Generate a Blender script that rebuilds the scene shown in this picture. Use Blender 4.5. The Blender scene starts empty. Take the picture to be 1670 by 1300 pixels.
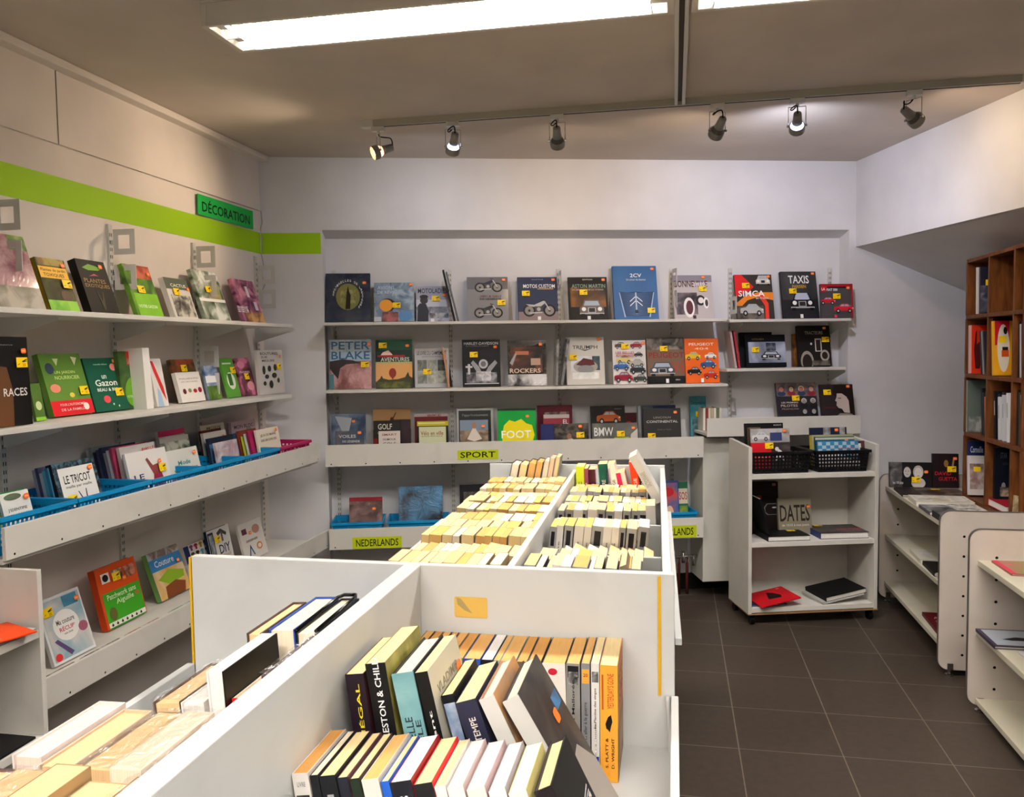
import bpy, math, random
from mathutils import Vector as V, Matrix
from bpy_extras.io_utils import unpack_list
random.seed(7)
S = bpy.context.scene
COL = S.collection
# ------------------------------------------------------------------ camera
F, CX, CY, EYE = 1350.0, 835.0, 650.0, 1.5
YAW, PIT, ROL = math.atan(265/F), math.atan(79.4/F), math.radians(-.77)
RM = Matrix.Rotation(YAW, 3, 'Z') @ Matrix.Rotation(math.pi/2-PIT, 3, 'X') @ Matrix.Rotation(ROL, 3, 'Z')
cd = bpy.data.cameras.new('camera'); cam = bpy.data.objects.new('camera', cd); COL.objects.link(cam)
cam.matrix_world = Matrix.Translation((0, 0, EYE)) @ RM.to_4x4()
cd.sensor_fit = 'HORIZONTAL'; cd.sensor_width = 36; cd.lens = F/1670*36; cd.clip_start = .05
S.camera = cam
CAM = V((0, 0, EYE))
# ------------------------------------------------------------------ view and light levels
S.view_settings.view_transform = 'Standard'; S.view_settings.look = 'None'
S.view_settings.gamma = 1; S.view_settings.use_curve_mapping = False
S.view_settings.exposure = 0.24
world = bpy.data.worlds.new('world'); S.world = world; world.use_nodes = True
world.node_tree.nodes['Background'].inputs[0].default_value = (.8, .75, .7, 1)
world.node_tree.nodes['Background'].inputs[1].default_value = .02
TUBE = 160.0
SPOT = .66
WARM, COOL, NEUT = (1, .76, .53), (.84, .87, 1.0), (1, .88, .76)

# ------------------------------------------------------------------ measuring helpers (real planes only)
def ray(x, y): return RM @ V(((x-CX)/F, -(y-CY)/F, -1))
def hit(x, y, p, n):
    d = ray(x, y); return CAM + d*((V(p)-CAM).dot(n)/d.dot(n))
def proj(P):
    q = RM.transposed() @ (V(P)-CAM); return CX+F*q.x/-q.z, CY-F*q.y/-q.z
def onx(x, y, X): return hit(x, y, (X, 0, 0), V((1, 0, 0)))
def ony(x, y, Y): return hit(x, y, (0, Y, 0), V((0, 1, 0)))
def onz(x, y, z): return hit(x, y, (0, 0, z), V((0, 0, 1)))
LC = V((-2.3, 4.38, 0)); A = math.radians(16.22)
WE = V((math.cos(A), math.sin(A), 0)); WN = V((math.sin(A), -math.cos(A), 0)); UZ = V((0, 0, 1))
def W(u, d, h): return LC + WE*u + WN*d + UZ*h
def bw(x, y, d):
    p = hit(x, y, LC+WN*d, WN); return (p-LC).dot(WE), p.z
XN, YN = V((1, 0, 0)), V((0, 1, 0))

# ------------------------------------------------------------------ materials
def lin(c):
    return tuple((v/12.92 if v <= .04045 else ((v+.055)/1.055)**2.4) for v in c[:3]) + (1,)
def rgb(c):
    if isinstance(c, str):
        return tuple(int(c[i:i+2], 16)/255 for i in (0, 2, 4))
    return c
MC = {}
def mat(c, rough=.5, kind='', c2=None, sc=8.0, metal=0, emit=0):
    c = rgb(c); c2 = rgb(c2) if c2 else None
    key = (tuple(c), rough, kind, tuple(c2) if c2 else None, sc, metal, emit)
    if key in MC: return MC[key]
    m = bpy.data.materials.new('mat_%d' % len(MC)); m.use_nodes = True; MC[key] = m
    nt = m.node_tree; b = nt.nodes['Principled BSDF']; L = nt.links.new
    b.inputs['Base Color'].default_value = lin(c); b.inputs['Roughness'].default_value = rough
    b.inputs['Metallic'].default_value = metal
    if not metal: b.inputs['Specular IOR Level'].default_value = .16
    if emit:
        b.inputs['Emission Color'].default_value = lin(c); b.inputs['Emission Strength'].default_value = emit
    def tc(out='Object'):
        t = nt.nodes.new('ShaderNodeTexCoord'); return t.outputs[out]
    def noise(scale, detail=4, vec=None, dist=0):
        n = nt.nodes.new('ShaderNodeTexNoise'); n.inputs['Scale'].default_value = scale
        n.inputs['Detail'].default_value = detail; n.inputs['Distortion'].default_value = dist
        L(vec or tc(), n.inputs['Vector']); return n.outputs['Fac']
    def ramp(fac, stops):
        r = nt.nodes.new('ShaderNodeValToRGB'); L(fac, r.inputs[0]); e = r.color_ramp.elements
        while len(e) < len(stops): e.new(.5)
        for el, (p, col) in zip(e, stops): el.position = p; el.color = col
        return r.outputs[0]
    def bump(fac, st, dist=.002):
        u = nt.nodes.new('ShaderNodeBump'); u.inputs['Strength'].default_value = st; u.inputs['Distance'].default_value = dist
        L(fac, u.inputs['Height']); L(u.outputs[0], b.inputs['Normal'])
    if kind == 'photo':        # printed picture: blotches of three inks
        a3 = tuple(min(1, v*1.0) for v in [(x+y)/2 for x, y in zip(c, c2)])
        L(ramp(noise(sc, 5, dist=.6), [(.36, lin(c)), (.5, lin(a3)), (.62, lin(c2))]), b.inputs['Base Color'])
    elif kind == 'film':       # wrapped in wrinkled clear film
        if c2: L(ramp(noise(sc, 4, dist=.5), [(.38, lin(c)), (.6, lin(c2))]), b.inputs['Base Color'])
        bump(noise(14, 3, dist=1.5), .9, .02); b.inputs['Roughness'].default_value = .1
        b.inputs['Coat Weight'].default_value = 1; b.inputs['Coat Roughness'].default_value = .08
    elif kind == 'paint':      # painted plaster
        f = noise(2.2, 6); lo = tuple(v*.93 for v in c)
        L(ramp(f, [(.3, lin(lo)), (.65, lin(c))]), b.inputs['Base Color']); bump(noise(90, 3), .12)
    elif kind == 'lam':        # melamine board with faint scuffs
        f = noise(6, 6, dist=.4); lo = tuple(v*.95 for v in c)
        L(ramp(f, [(.25, lin(lo)), (.5, lin(c))]), b.inputs['Base Color'])
    elif kind == 'paper':      # page edges: fine lines along the leaves
        mp = nt.nodes.new('ShaderNodeMapping'); L(tc(), mp.inputs[0]); mp.inputs['Scale'].default_value = (1, .02, .02)
        lo = tuple(v*.94 for v in c)
        L(ramp(noise(900, 2, mp.outputs[0]), [(.35, lin(lo)), (.6, lin(c))]), b.inputs['Base Color'])
    elif kind == 'wood':
        mp = nt.nodes.new('ShaderNodeMapping'); L(tc(), mp.inputs[0]); mp.inputs['Scale'].default_value = (6, 6, 1)
        L(ramp(noise(7, 6, mp.outputs[0], .8), [(.3, lin(c)), (.7, lin(c2))]), b.inputs['Base Color'])
    elif kind == 'tiles':
        br = nt.nodes.new('ShaderNodeTexBrick')
        mp = nt.nodes.new('ShaderNodeMapping'); L(tc(), mp.inputs[0]); mp.inputs['Location'].default_value = (-.235+3.7, -3.116+3.66+3.66, 0); L(mp.outputs[0], br.inputs['Vector'])
        br.offset = 0; br.inputs['Scale'].default_value = 1
        br.inputs['Brick Width'].default_value = .37; br.inputs['Row Height'].default_value = .366
        br.inputs['Mortar Size'].default_value = .0022; br.inputs['Mortar Smooth'].default_value = .1
        br.inputs['Color1'].default_value = lin(c); br.inputs['Color2'].default_value = lin(tuple(v*.96 for v in c))
        br.inputs['Mortar'].default_value = lin(c2)
        f = ramp(noise(30, 6), [(.3, (.86, .86, .86, 1)), (.7, (1.08, 1.08, 1.08, 1))])
        mx = nt.nodes.new('ShaderNodeMix'); mx.data_type = 'RGBA'; mx.blend_type = 'MULTIPLY'; mx.inputs[0].default_value = 1
        L(br.outputs['Color'], mx.inputs[6]); L(f, mx.inputs[7]); L(mx.outputs[2], b.inputs['Base Color'])
    elif kind == 'clear':      # thin wrinkled plastic sheet
        out = nt.nodes['Material Output']; tr = nt.nodes.new('ShaderNodeBsdfTransparent'); gl = nt.nodes.new('ShaderNodeBsdfGlossy')
        gl.inputs['Roughness'].default_value = .26; mx = nt.nodes.new('ShaderNodeMixShader'); mx.inputs[0].default_value = .24
        u = nt.nodes.new('ShaderNodeBump'); u.inputs['Strength'].default_value = 1; u.inputs['Distance'].default_value = .02
        L(noise(22, 3, dist=2), u.inputs['Height']); L(u.outputs[0], gl.inputs['Normal'])
        L(tr.outputs[0], mx.inputs[1]); L(gl.outputs[0], mx.inputs[2]); L(mx.outputs[0], out.inputs[0])
    return m
WHITE = mat((.84, .83, .80), .45, 'lam'); WHITE2 = mat((.80, .79, .76), .5, 'lam')
METAL = mat((.72, .72, .70), .35, metal=.6); PAINTED = mat((.80, .80, .78), .45); DARK = mat((.03, .03, .03), .6)
BLACK = mat((.05, .05, .055), .4); CHROME = mat((.8, .8, .8), .2, metal=1)
CREAM = mat('ecd49f', .8, 'paper'); TAN = mat('dcab68', .8, 'paper'); TAN2 = mat('d29a55', .8, 'paper')
PALE = mat('ece1c8', .8, 'paper'); PWHITE = mat('f1efe9', .8, 'paper')

# ------------------------------------------------------------------ mesh building
class MB:
    def __init__(s): s.v = []; s.f = []; s.mi = []; s.m = []
    def mslot(s, m):
        if m not in s.m: s.m.append(m)
        return s.m.index(m)
    def add(s, vs, fs, m, flip=False):
        o = len(s.v); s.v += [tuple(v) for v in vs]; k = s.mslot(m)
        for f in fs:
            f = [i+o for i in f]
            if flip: f.reverse()
            s.f.append(f); s.mi.append(k)
    def box(s, a, b, m, M=None):
        x0, y0, z0 = a; x1, y1, z1 = b
        vs = [V(p) for p in ((x0,y0,z0),(x1,y0,z0),(x1,y1,z0),(x0,y1,z0),(x0,y0,z1),(x1,y0,z1),(x1,y1,z1),(x0,y1,z1))]
        if M: vs = [M @ v for v in vs]
        s.add(vs, [(0,3,2,1),(4,5,6,7),(0,1,5,4),(1,2,6,5),(2,3,7,6),(3,0,4,7)], m)
        return s
    def prism(s, pts, off, m):          # polygon (3d points) swept by a vector
        n = len(pts); pts = [V(p) for p in pts]; off = V(off)
        nn = sum(((pts[i]-pts[0]).cross(pts[(i+1) % n]-pts[0]) for i in range(1, n-1)), V((0, 0, 0)))
        fl = nn.dot(off) > 0
        s.add(pts+[p+off for p in pts], [list(range(n)), list(range(2*n-1, n-1, -1))] + [[i, i+n, (i+1) % n+n, (i+1) % n] for i in range(n)], m, fl)
        return s
    def tube(s, pts, r, m, n=8, cap=True):
        pts = [V(p) for p in pts]; rs = r if isinstance(r, (list, tuple)) else [r]*len(pts)
        vs = []; fs = []; up = V((0, 0, 1))
        for i, p in enumerate(pts):
            d = (pts[min(i+1, len(pts)-1)]-pts[max(i-1, 0)]).normalized()
            a = d.cross(up)
            if a.length < .05: a = d.cross(V((1, 0, 0)))
            a.normalize(); b2 = a.cross(d).normalized()
            for k in range(n):
                t = 2*math.pi*k/n; vs.append(p+(a*math.cos(t)+b2*math.sin(t))*rs[i])
        for i in range(len(pts)-1):
            for k in range(n):
                fs.append([i*n+k, i*n+(k+1) % n, (i+1)*n+(k+1) % n, (i+1)*n+k])
        if cap: fs += [list(range(n-1, -1, -1)), [(len(pts)-1)*n+k for k in range(n)]]
        s.add(vs, fs, m); return s
    def build(s, name, parent=None, M=None, bevel=0, smooth=False):
        me = bpy.data.meshes.new(name); me.from_pydata(s.v, [], s.f)
        for m in s.m: me.materials.append(m)
        me.polygons.foreach_set('material_index', s.mi)
        if smooth: me.polygons.foreach_set('use_smooth', [True]*len(me.polygons))
        me.update()
        o = bpy.data.objects.new(name, me); COL.objects.link(o)
        if parent: o.parent = parent
        if M is not None: o.matrix_local = M
        if bevel:
            b = o.modifiers.new('bevel', 'BEVEL'); b.width = bevel; b.segments = 2; b.limit_method = 'ANGLE'
        return o
def tag(o, label=None, cat=None, group=None, kind=None):
    if label: o['label'] = label
    if cat: o['category'] = cat
    if group: o['group'] = group
    if kind: o['kind'] = kind
    return o
def thing(name, label, cat, M=None, group=None):
    o = bpy.data.objects.new(name, None); o.empty_display_size = .05; COL.objects.link(o)
    if M is not None: o.matrix_world = M
    return tag(o, label, cat, group)
def frame(P, x, y, z):
    M = Matrix.Identity(4)
    for i, a in enumerate((x, y, z, P)):
        for j in range(3): M[j][i] = a[j]
    return M
def T(x, y=0, z=0): return Matrix.Translation((x, y, z))
def struct(name, mb, **k): return tag(mb.build(name, **k), kind='structure')
ORD = ['first','second','third','fourth','fifth','sixth','seventh','eighth','ninth','tenth','eleventh','twelfth','thirteenth','fourteenth','fifteenth','sixteenth','seventeenth','eighteenth','nineteenth','twentieth']
def ordn(i): return ORD[i] if i < 20 else 'twenty-'+ORD[i-20]

# ------------------------------------------------------------------ flat printing: text and shapes
TXT = {}
def text_mesh(t):
    if t in TXT: return TXT[t]
    cu = bpy.data.curves.new('t', 'FONT'); cu.body = t; cu.resolution_u = 2; cu.size = 1; cu.offset = .012
    ob = bpy.data.objects.new('t', cu); me = bpy.data.meshes.new_from_object(ob)
    vs = [(v.co.x, v.co.y) for v in me.vertices]; fs = [list(p.vertices) for p in me.polygons]
    bpy.data.objects.remove(ob); bpy.data.curves.remove(cu); bpy.data.meshes.remove(me)
    if vs:
        x0 = min(v[0] for v in vs); x1 = max(v[0] for v in vs); y0 = min(v[1] for v in vs); y1 = max(v[1] for v in vs)
        vs = [((x-x0)/max(x1-x0, 1e-4)-.5, (y-y0)/max(y1-y0, 1e-4)-.5) for x, y in vs]
    TXT[t] = (vs, fs); return TXT[t]
def ell(cx, cy, rx, ry, n=20, a0=0, a1=360):
    return [(cx+rx*math.cos(math.radians(a0+(a1-a0)*k/n)), cy+ry*math.sin(math.radians(a0+(a1-a0)*k/n))) for k in range(n if a1-a0 == 360 else n+1)]
def car(cx, cy, w, c, asp=1.0, glass='9fb0b8'):
    h = w*.36*asp
    def q(pts): return [(cx+x*w, cy+y*h) for x, y in pts]
    return [('p', q([(-.5,-.3),(-.5,.1),(-.46,.22),(-.25,.3),(-.12,.62),(.2,.62),(.34,.27),(.5,.12),(.5,-.3)]), c),
            ('p', q([(-.2,.3),(-.1,.53),(.02,.53),(.02,.3)]), glass), ('p', q([(.05,.3),(.05,.53),(.18,.53),(.27,.3)]), glass),
            ('p', ell(cx-.29*w, cy-.3*h, .1*w, .1*w*asp), '151515'), ('p', ell(cx+.3*w, cy-.3*h, .1*w, .1*w*asp), '151515'),
            ('p', ell(cx-.29*w, cy-.3*h, .05*w, .05*w*asp), 'b8b8b8'), ('p', ell(cx+.3*w, cy-.3*h, .05*w, .05*w*asp), 'b8b8b8'),
            ('r', cx+.42*w, cy-.02*h, cx+.48*w, cy+.1*h, 'f0e6c0')]
def carfront(cx, cy, w, c, asp=1.0):
    h = w*.7*asp
    def q(pts): return [(cx+x*w, cy+y*h) for x, y in pts]
    return [('p', q([(-.5,-.4),(-.5,0),(-.4,.12),(-.3,.5),(.3,.5),(.4,.12),(.5,0),(.5,-.4)]), c),
            ('p', q([(-.33,.14),(-.26,.43),(.26,.43),(.33,.14)]), 'a9b6c4'),
            ('r', cx-.16*w, cy-.3*h, cx+.16*w, cy+.02*h, 'c9c9c9'), ('r', cx-.13*w, cy-.27*h, cx+.13*w, cy-.01*h, '2a2a2a'),
            ('p', ell(cx-.33*w, cy-.08*h, .09*w, .09*w*asp), 'eeeeee'), ('p', ell(cx+.33*w, cy-.08*h, .09*w, .09*w*asp), 'eeeeee'),
            ('r', cx-.5*w, cy-.4*h, cx+.5*w, cy-.32*h, 'b5b5b5'),
            ('r', cx-.46*w, cy-.55*h, cx-.3*w, cy-.38*h, '111111'), ('r', cx+.3*w, cy-.55*h, cx+.46*w, cy-.38*h, '111111')]
def moto(cx, cy, w, c, asp=1.0):
    r = .19*w; ops = []
    for sx in (-.3, .32):
        ops += [('p', ell(cx+sx*w, cy-.1*w*asp, r, r*asp), '1a1a1a'), ('p', ell(cx+sx*w, cy-.1*w*asp, r*.72, r*.72*asp), '8d8a86'), ('p', ell(cx+sx*w, cy-.1*w*asp, r*.2, r*.2*asp), '222222')]
    def q(pts): return [(cx+x*w, cy+y*w*asp) for x, y in pts]
    ops += [('p', q([(-.4,.1),(-.14,.08),(0,.14),(.14,.2),(.18,.12),(.05,.02),(-.1,0),(-.3,.04)]), c),
            ('p', q([(-.12,-.14),(-.14,.03),(.08,.03),(.12,-.12)]), '4a4a4a'), ('p', ell(cx-.01*w, cy-.06*w*asp, .06*w, .06*w*asp), 'b0b0b0'),
            ('p', q([(.14,.2),(.18,.2),(.35,-.1),(.31,-.1)]), 'c0c0c0'), ('p', q([(.08,.26),(.2,.22),(.18,.19),(.07,.23)]), '333333'),
            ('p', q([(-.3,-.16),(.1,-.14),(.1,-.18),(-.3,-.2)]), 'bdbdbd')]
    return ops
def face(cx, cy, r, asp=1.0, skin='c9a389', hair='2a201a', coat='2a2a30'):
    return [('p', ell(cx, cy-1.9*r*asp, 1.5*r, 1.0*r*asp), coat), ('p', ell(cx, cy+.15*r*asp, 1.12*r, 1.2*r*asp), hair),
            ('p', ell(cx, cy-.1*r*asp, .85*r, 1.05*r*asp), skin), ('r', cx-.5*r, cy+.05*r*asp, cx-.2*r, cy+.16*r*asp, hair),
            ('r', cx+.15*r, cy+.05*r*asp, cx+.45*r, cy+.16*r*asp, hair), ('r', cx-.25*r, cy-.6*r*asp, cx+.25*r, cy-.5*r*asp, '8a4a42')]
def draw(mb, O, U, Vv, N, ops, step=.0004, rough=.42):
    """print ops on the rectangle O + u*U + v*Vv, each op one thin layer further out along N"""
    k = 0
    for op in ops:
        k += 1; off = N*(step*(1+k*.35)); t = op[0]
        def P(x, y): return O + U*x + Vv*y + off
        fl = U.cross(Vv).dot(N) < 0
        if t == 'r':
            _, x0, y0, x1, y1, c = op; mb.add([P(x0,y0),P(x1,y0),P(x1,y1),P(x0,y1)], [(0,1,2,3)], mat(c, rough), fl)
        elif t == 'n':
            _, x0, y0, x1, y1, c, c2, sc = op; mb.add([P(x0,y0),P(x1,y0),P(x1,y1),P(x0,y1)], [(0,1,2,3)], mat(c, .4, 'photo', c2, sc), fl)
        elif t == 'f':
            _, x0, y0, x1, y1, c, c2, sc = op; mb.add([P(x0,y0),P(x1,y0),P(x1,y1),P(x0,y1)], [(0,1,2,3)], mat(c, .12, 'film', c2, sc), fl)
        elif t == 'p':
            pts = [(min(1, max(0, a)), min(1, max(0, b))) for a, b in op[1]]
            if len(pts) > 12:
                cx = sum(p[0] for p in pts)/len(pts); cy = sum(p[1] for p in pts)/len(pts)
                mb.add([P(cx, cy)]+[P(*p) for p in pts], [(0, i+1, (i+1) % len(pts)+1) for i in range(len(pts))], mat(op[2], rough), fl)
            else: mb.add([P(*p) for p in pts], [list(range(len(pts)))], mat(op[2], rough), fl)
        elif t == 'e':
            _, cx, cy, rx, ry, c = op[:6]; pts = ell(cx, cy, rx, ry); mb.add([P(*p) for p in pts], [list(range(len(pts)))], mat(c, rough), fl)
        elif t in ('t', 'v'):
            _, s, cx, cy, w, h, c = op; vs, fs = text_mesh(s)
            if t == 't': mb.add([P(cx+x*w, cy+y*h) for x, y in vs], fs, mat(c, rough), fl)
            else: mb.add([P(cx-y*w, cy+x*h) for x, y in vs], fs, mat(c, rough), fl)   # reads upwards

# ------------------------------------------------------------------ stickers, shared meshes
def sticker_mesh(kind):
    mb = MB()
    if kind == 'y':
        w, h = .046, .032; draw(mb, V((-w/2, -.001, -h/2)), V((w, 0, 0)), V((0, 0, h)), V((0, -1, 0)),
            [('r', 0, 0, 1, 1, 'ffd91a'), ('p', [(.12,.2),(.3,.3),(.3,.42),(.12,.32)], 'c9a400'), ('p', [(.5,.62),(.95,.86),(.97,.78),(.75,.6),(.95,.66),(.94,.58),(.55,.5)], '2a2a20'), ('t', '20', .68, .26, .3, .3, 'b58a00')])
    else:
        w, h = .024, .018; draw(mb, V((-w/2, -.001, -h/2)), V((w, 0, 0)), V((0, 0, h)), V((0, -1, 0)),
            [('p', [(.08,.2),(.2,.05),(.8,.05),(.95,.25),(.92,.85),(.75,.97),(.2,.93),(.05,.75)], 'ff7a2e'), ('r', .2, .35, .8, .65, 'ffb27e')])
    return mb
STK = {}
def sticker(parent, kind, w, h, u, v, off=.010):
    nm = {'y': 'price_sticker', 'o': 'round_price_sticker'}[kind]
    if kind not in STK:
        o = sticker_mesh(kind).build(nm, parent); STK[kind] = o
    else:
        o = STK[kind].copy(); COL.objects.link(o); o.parent = parent
    o.matrix_local = T(u*w, -off*.5, v*h); return o

# ------------------------------------------------------------------ a book standing with its front cover towards -y (local)
def face_book(name, label, M, w, t, h, cover='303030', ops=(), pages=PALE, spine=None, yel=None, ora=None, group=None, cmat=None, sops=(), cat='book', side='l'):
    root = thing(name, label, cat, M, group)
    cm = cmat or mat(cover, .5); sm = mat(spine, .5) if spine else cm; b = .0025
    c = MB(); c.box((0, 0, 0), (w, b, h), cm); c.box((0, t-b, 0), (w, t, h), sm); c.box((0, b, 0), (b, t-b, h), sm)
    draw(c, V((0, 0, 0)), V((w, 0, 0)), V((0, 0, h)), V((0, -1, 0)), ops)
    if sops: draw(c, V((0, t, 0)), V((0, -t, 0)), V((0, 0, h)), V((-1, 0, 0)), sops)
    c.build('cover', root)
    g = MB(); g.box((b, b, .003), (w-.003, t-b, h-.003), pages); g.build('pages', root)
    if yel: sticker(root, 'y', w, h, *yel)
    if ora: sticker(root, 'o', w, h, *ora)
    return root
def solve_u(px, P0, dirv, h):          # point on the line P0 + s*dirv seen at image column px
    s = 0.0
    for _ in range(25):
        x = proj(P0+dirv*s)[0]; x2 = proj(P0+dirv*(s+.01))[0]; s += (px-x)/((x2-x)/.01+1e-9)
    return s
def stand(x0, x1, ytop, shelf, line, t=.02, lean=14, xt=None):
    """frame and size of a book whose lower front edge lies on a shelf line: line=(point, along, outward normal)"""
    P0, r, N = line; P0 = P0 + UZ*(shelf - P0.z); th = math.radians(lean); P0 = P0+UZ*(t*math.sin(th))
    s0 = solve_u(x0, P0, r, shelf); s1 = solve_u(x1, P0, r, shelf); P = P0+r*s0; w = s1-s0
    U = UZ*math.cos(th)-N*math.sin(th); Y = -(N*math.cos(th)+UZ*math.sin(th))
    Q = hit(xt if xt is not None else (x0+x1)/2, ytop, P, Y); h = (Q-P).dot(U)
    return frame(P, r, Y, U), w, h
# ================================================================== THE ROOM
HC = 2.605
mb = MB(); mb.box((-2.4, -3.2, -.06), (4.0, 7.5, 0), mat((.26, .228, .20), .38, 'tiles', (.46, .43, .39)))
fl = struct('floor', mb)
mb = MB(); mb.box((-2.4, -3.2, HC), (4.0, 7.5, HC+.08), mat((.80, .76, .72), .8, 'paint')); struct('ceiling', mb)
WL = mat((.90, .87, .84), .7, 'paint'); WB = mat((.88, .88, .89), .7, 'paint')
# left wall: thicker upper band above h = 2.30 and a vertical joint
mb = MB(); mb.box((-2.42, -3.2, 0), (-2.3, 4.5, HC), WL)
mb.box((-2.3, -3.2, 2.302), (-2.288, 4.36, HC), WL)
mb.box((-2.29, 2.80, 2.302), (-2.286, 2.803, HC), mat((.5, .47, .44), .8))
mb.box((-2.3, -3.2, 2.062), (-2.2985, 4.375, 2.18), mat('9ac81c', .6))
struct('wall_left', mb)
mb = MB(); mb.box((-2.3, -3.2, 2.575), (-2.235, 4.38, HC), WL); struct('trim_1', mb, bevel=.004)
# back wall with the shallow recess that holds the shelves
U0, U1, HN, D = .343, 3.478, 2.197, .12
mb = MB()
def wq(mb, u0, u1, d0, d1, h0, h1, m): mb.box((u0, -d1, h0), (u1, -d0, h1), m, frame(LC, WE, -WN, UZ))
wq(mb, -.1, U0, -.3, 0, 0, HC, WB); wq(mb, U1, 6.2, -.3, 0, 0, HC, WB); wq(mb, U0, U1, -.3, 0, HN, HC, WB)
wq(mb, U0, U1, -.3, -D, 0, HN, WB)
mb.prism([W(U0, 0, HN), W(U0, -D, HN), W(U0, -D, HN-.035)], WE*(U1-U0), WB)      # sloping soffit
wq(mb, .004, U0-.008, -.01, .0015, 2.062, 2.18, mat('9ac81c', .6))
struct('wall_back', mb)
mb = MB(); wq(mb, .02, U0, 0, .012, 0, .10, DARK); wq(mb, U0, U1, -D, -D+.012, 0, .10, DARK); wq(mb, U1, 3.55, 0, .012, 0, .1, DARK)
struct('baseboard_back', mb)
mb = MB(); mb.box((-2.4, -3.3, 0), (4.0, -3.2, HC), WL); struct('wall_front', mb)
mb = MB(); mb.box((3.9, -3.2, 0), (4.0, 7.5, HC), WL); struct('wall_right', mb)
# boxed beam on the right with its sloping underside
P0 = W(3.52, 0, 2.094); bd = (V((1.498, 4.042, 0))-V((1.08, 5.363, 0))).normalized(); bs = V((-bd.y, bd.x, 0))
P1 = P0+bd*9; mb = MB()
mb.prism([P0-bd*.1, P0-bd*.1+UZ*.52, P1+UZ*.52, P1], bs*.30, WB)
sC = W(4.233, 0, 1.815); sA = onz(1480, 399, 2.094); dn = (sC-P0)
mb.prism([P0+bs*.01, P0+dn*1.9+bs*.01-UZ*.0, P0+dn*1.9+bd*9+UZ*.06, P1+bs*.3], UZ*.03, WB)
struct('trim_2', mb)
# cable in the left corner
mb = MB(); pts = [(-2.285, 4.365, 2.30)]
for k in range(14): pts.append((-2.283+.008*math.sin(k*1.9), 4.36+.006*math.cos(k*2.3), 2.27-.035*k))
mb.tube(pts, .003, mat((.72, .7, .66), .5), 6)
tag(mb.build('wall_cable', smooth=True), 'thin pale cable hanging down the left back corner', 'cable')

# ================================================================== lamps
def fixture(x0, x1, y0, y1, label):
    root = thing('fluorescent_light', label, 'ceiling light', T((x0+x1)/2, (y0+y1)/2, 2.5), 'louvred fluorescent lights in a row'); hx = (x1-x0)/2; hy = (y1-y0)/2
    m = mat((.82, .80, .76), .45); h = .07
    b = MB(); b.box((-hx, -hy-.012, 0), (hx, -hy, h), m); b.box((-hx, hy, 0), (hx, hy+.012, h), m)
    b.box((-hx-.02, -hy-.012, 0), (-hx, hy+.012, h), m); b.box((hx, -hy-.012, 0), (hx+.02, hy+.012, h), m)
    b.box((-hx-.02, -hy-.012, h+.0002), (hx+.02, hy+.012, h+.008), m); b.box((-hx+.1, -.05, h+.008), (hx-.1, .05, .105), m)
    b.build('housing', root, bevel=.002)
    lv = MB(); w = mat((.93, .93, .93), .35)
    n = int((x1-x0)/.045)
    for k in range(1, n):
        x = -hx+k*(x1-x0)/n; lv.box((x-.0014, -hy, .004), (x+.0014, hy, .016), w)
    for y in (-hy+.002, 0, hy-.002): lv.box((-hx, y-.002, .002), (hx, y+.002, .018), w)
    lv.prism([(-hx, 0, .006), (-hx, -.024, .034), (-hx, .024, .034)], V((2*hx, 0, 0)), w)
    lv.build('louver', root)
    for sy in (-1, 1):
        t = MB(); t.tube([(-hx+.05, sy*hy*.5, .034), (hx-.05, sy*hy*.5, .034)], .013, mat((1, .965, .93), .5, emit=TUBE), 12)
        t.build('tube', root)
        for sx in (-1, 1):
            e = MB(); e.box((sx*(hx-.025)-.025, sy*hy*.5-.02, .02), (sx*(hx-.025)+.025, sy*hy*.5+.02, h), m); e.build('lamp_holder', root)
    return root
fixture(-1.40, -.018, 2.38, 2.59, 'lit twin-tube louvred ceiling light, left one of the pair near the top edge')
fixture(.072, 1.472, 2.38, 2.59, 'lit louvred ceiling light, right one of the pair, beyond the white duct')
fixture(-1.40, -.018, -.42, -.21, 'lit louvred ceiling light over the near left bins'); fixture(.072, 1.472, -.42, -.21, 'lit louvred ceiling light over the near aisle')
fixture(-1.40, -.018, -1.9, -1.69, 'lit louvred ceiling light at the shop front, left'); fixture(.072, 1.472, -1.9, -1.69, 'lit louvred ceiling light at the shop front, right')
# duct and track
mb = MB(); mb.box((.004, -2.5, 2.575), (.018, 3.82, HC), PAINTED); mb.box((.036, -2.5, 2.575), (.05, 3.82, HC), PAINTED); mb.box((.018, -2.5, 2.592), (.036, 3.82, HC), mat((.3, .28, .25), .6))
tag(mb.build('cable_duct', bevel=.001), 'white slotted cable duct running across the ceiling to the spotlight track', 'cable duct')
GT = mat((.66, .65, .60), .4)
TR = thing('lighting_track', 'long grey lighting track along the ceiling holding six spotlights', 'lighting track', T(0, 3.84, 2.575))
mb = MB(); mb.box((-1.44, -.018, 0), (1.44, .018, .03), GT); mb.box((-1.40, -.004, -.0015), (1.42, .004, 0), DARK); mb.build('rail', TR, bevel=.001)
for sx in (-1, 1): mb = MB(); mb.box((sx*1.44-.03, -.02, -.002), (sx*1.44+.03, .02, .03), PAINTED); mb.build('end_cap', TR)
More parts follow.
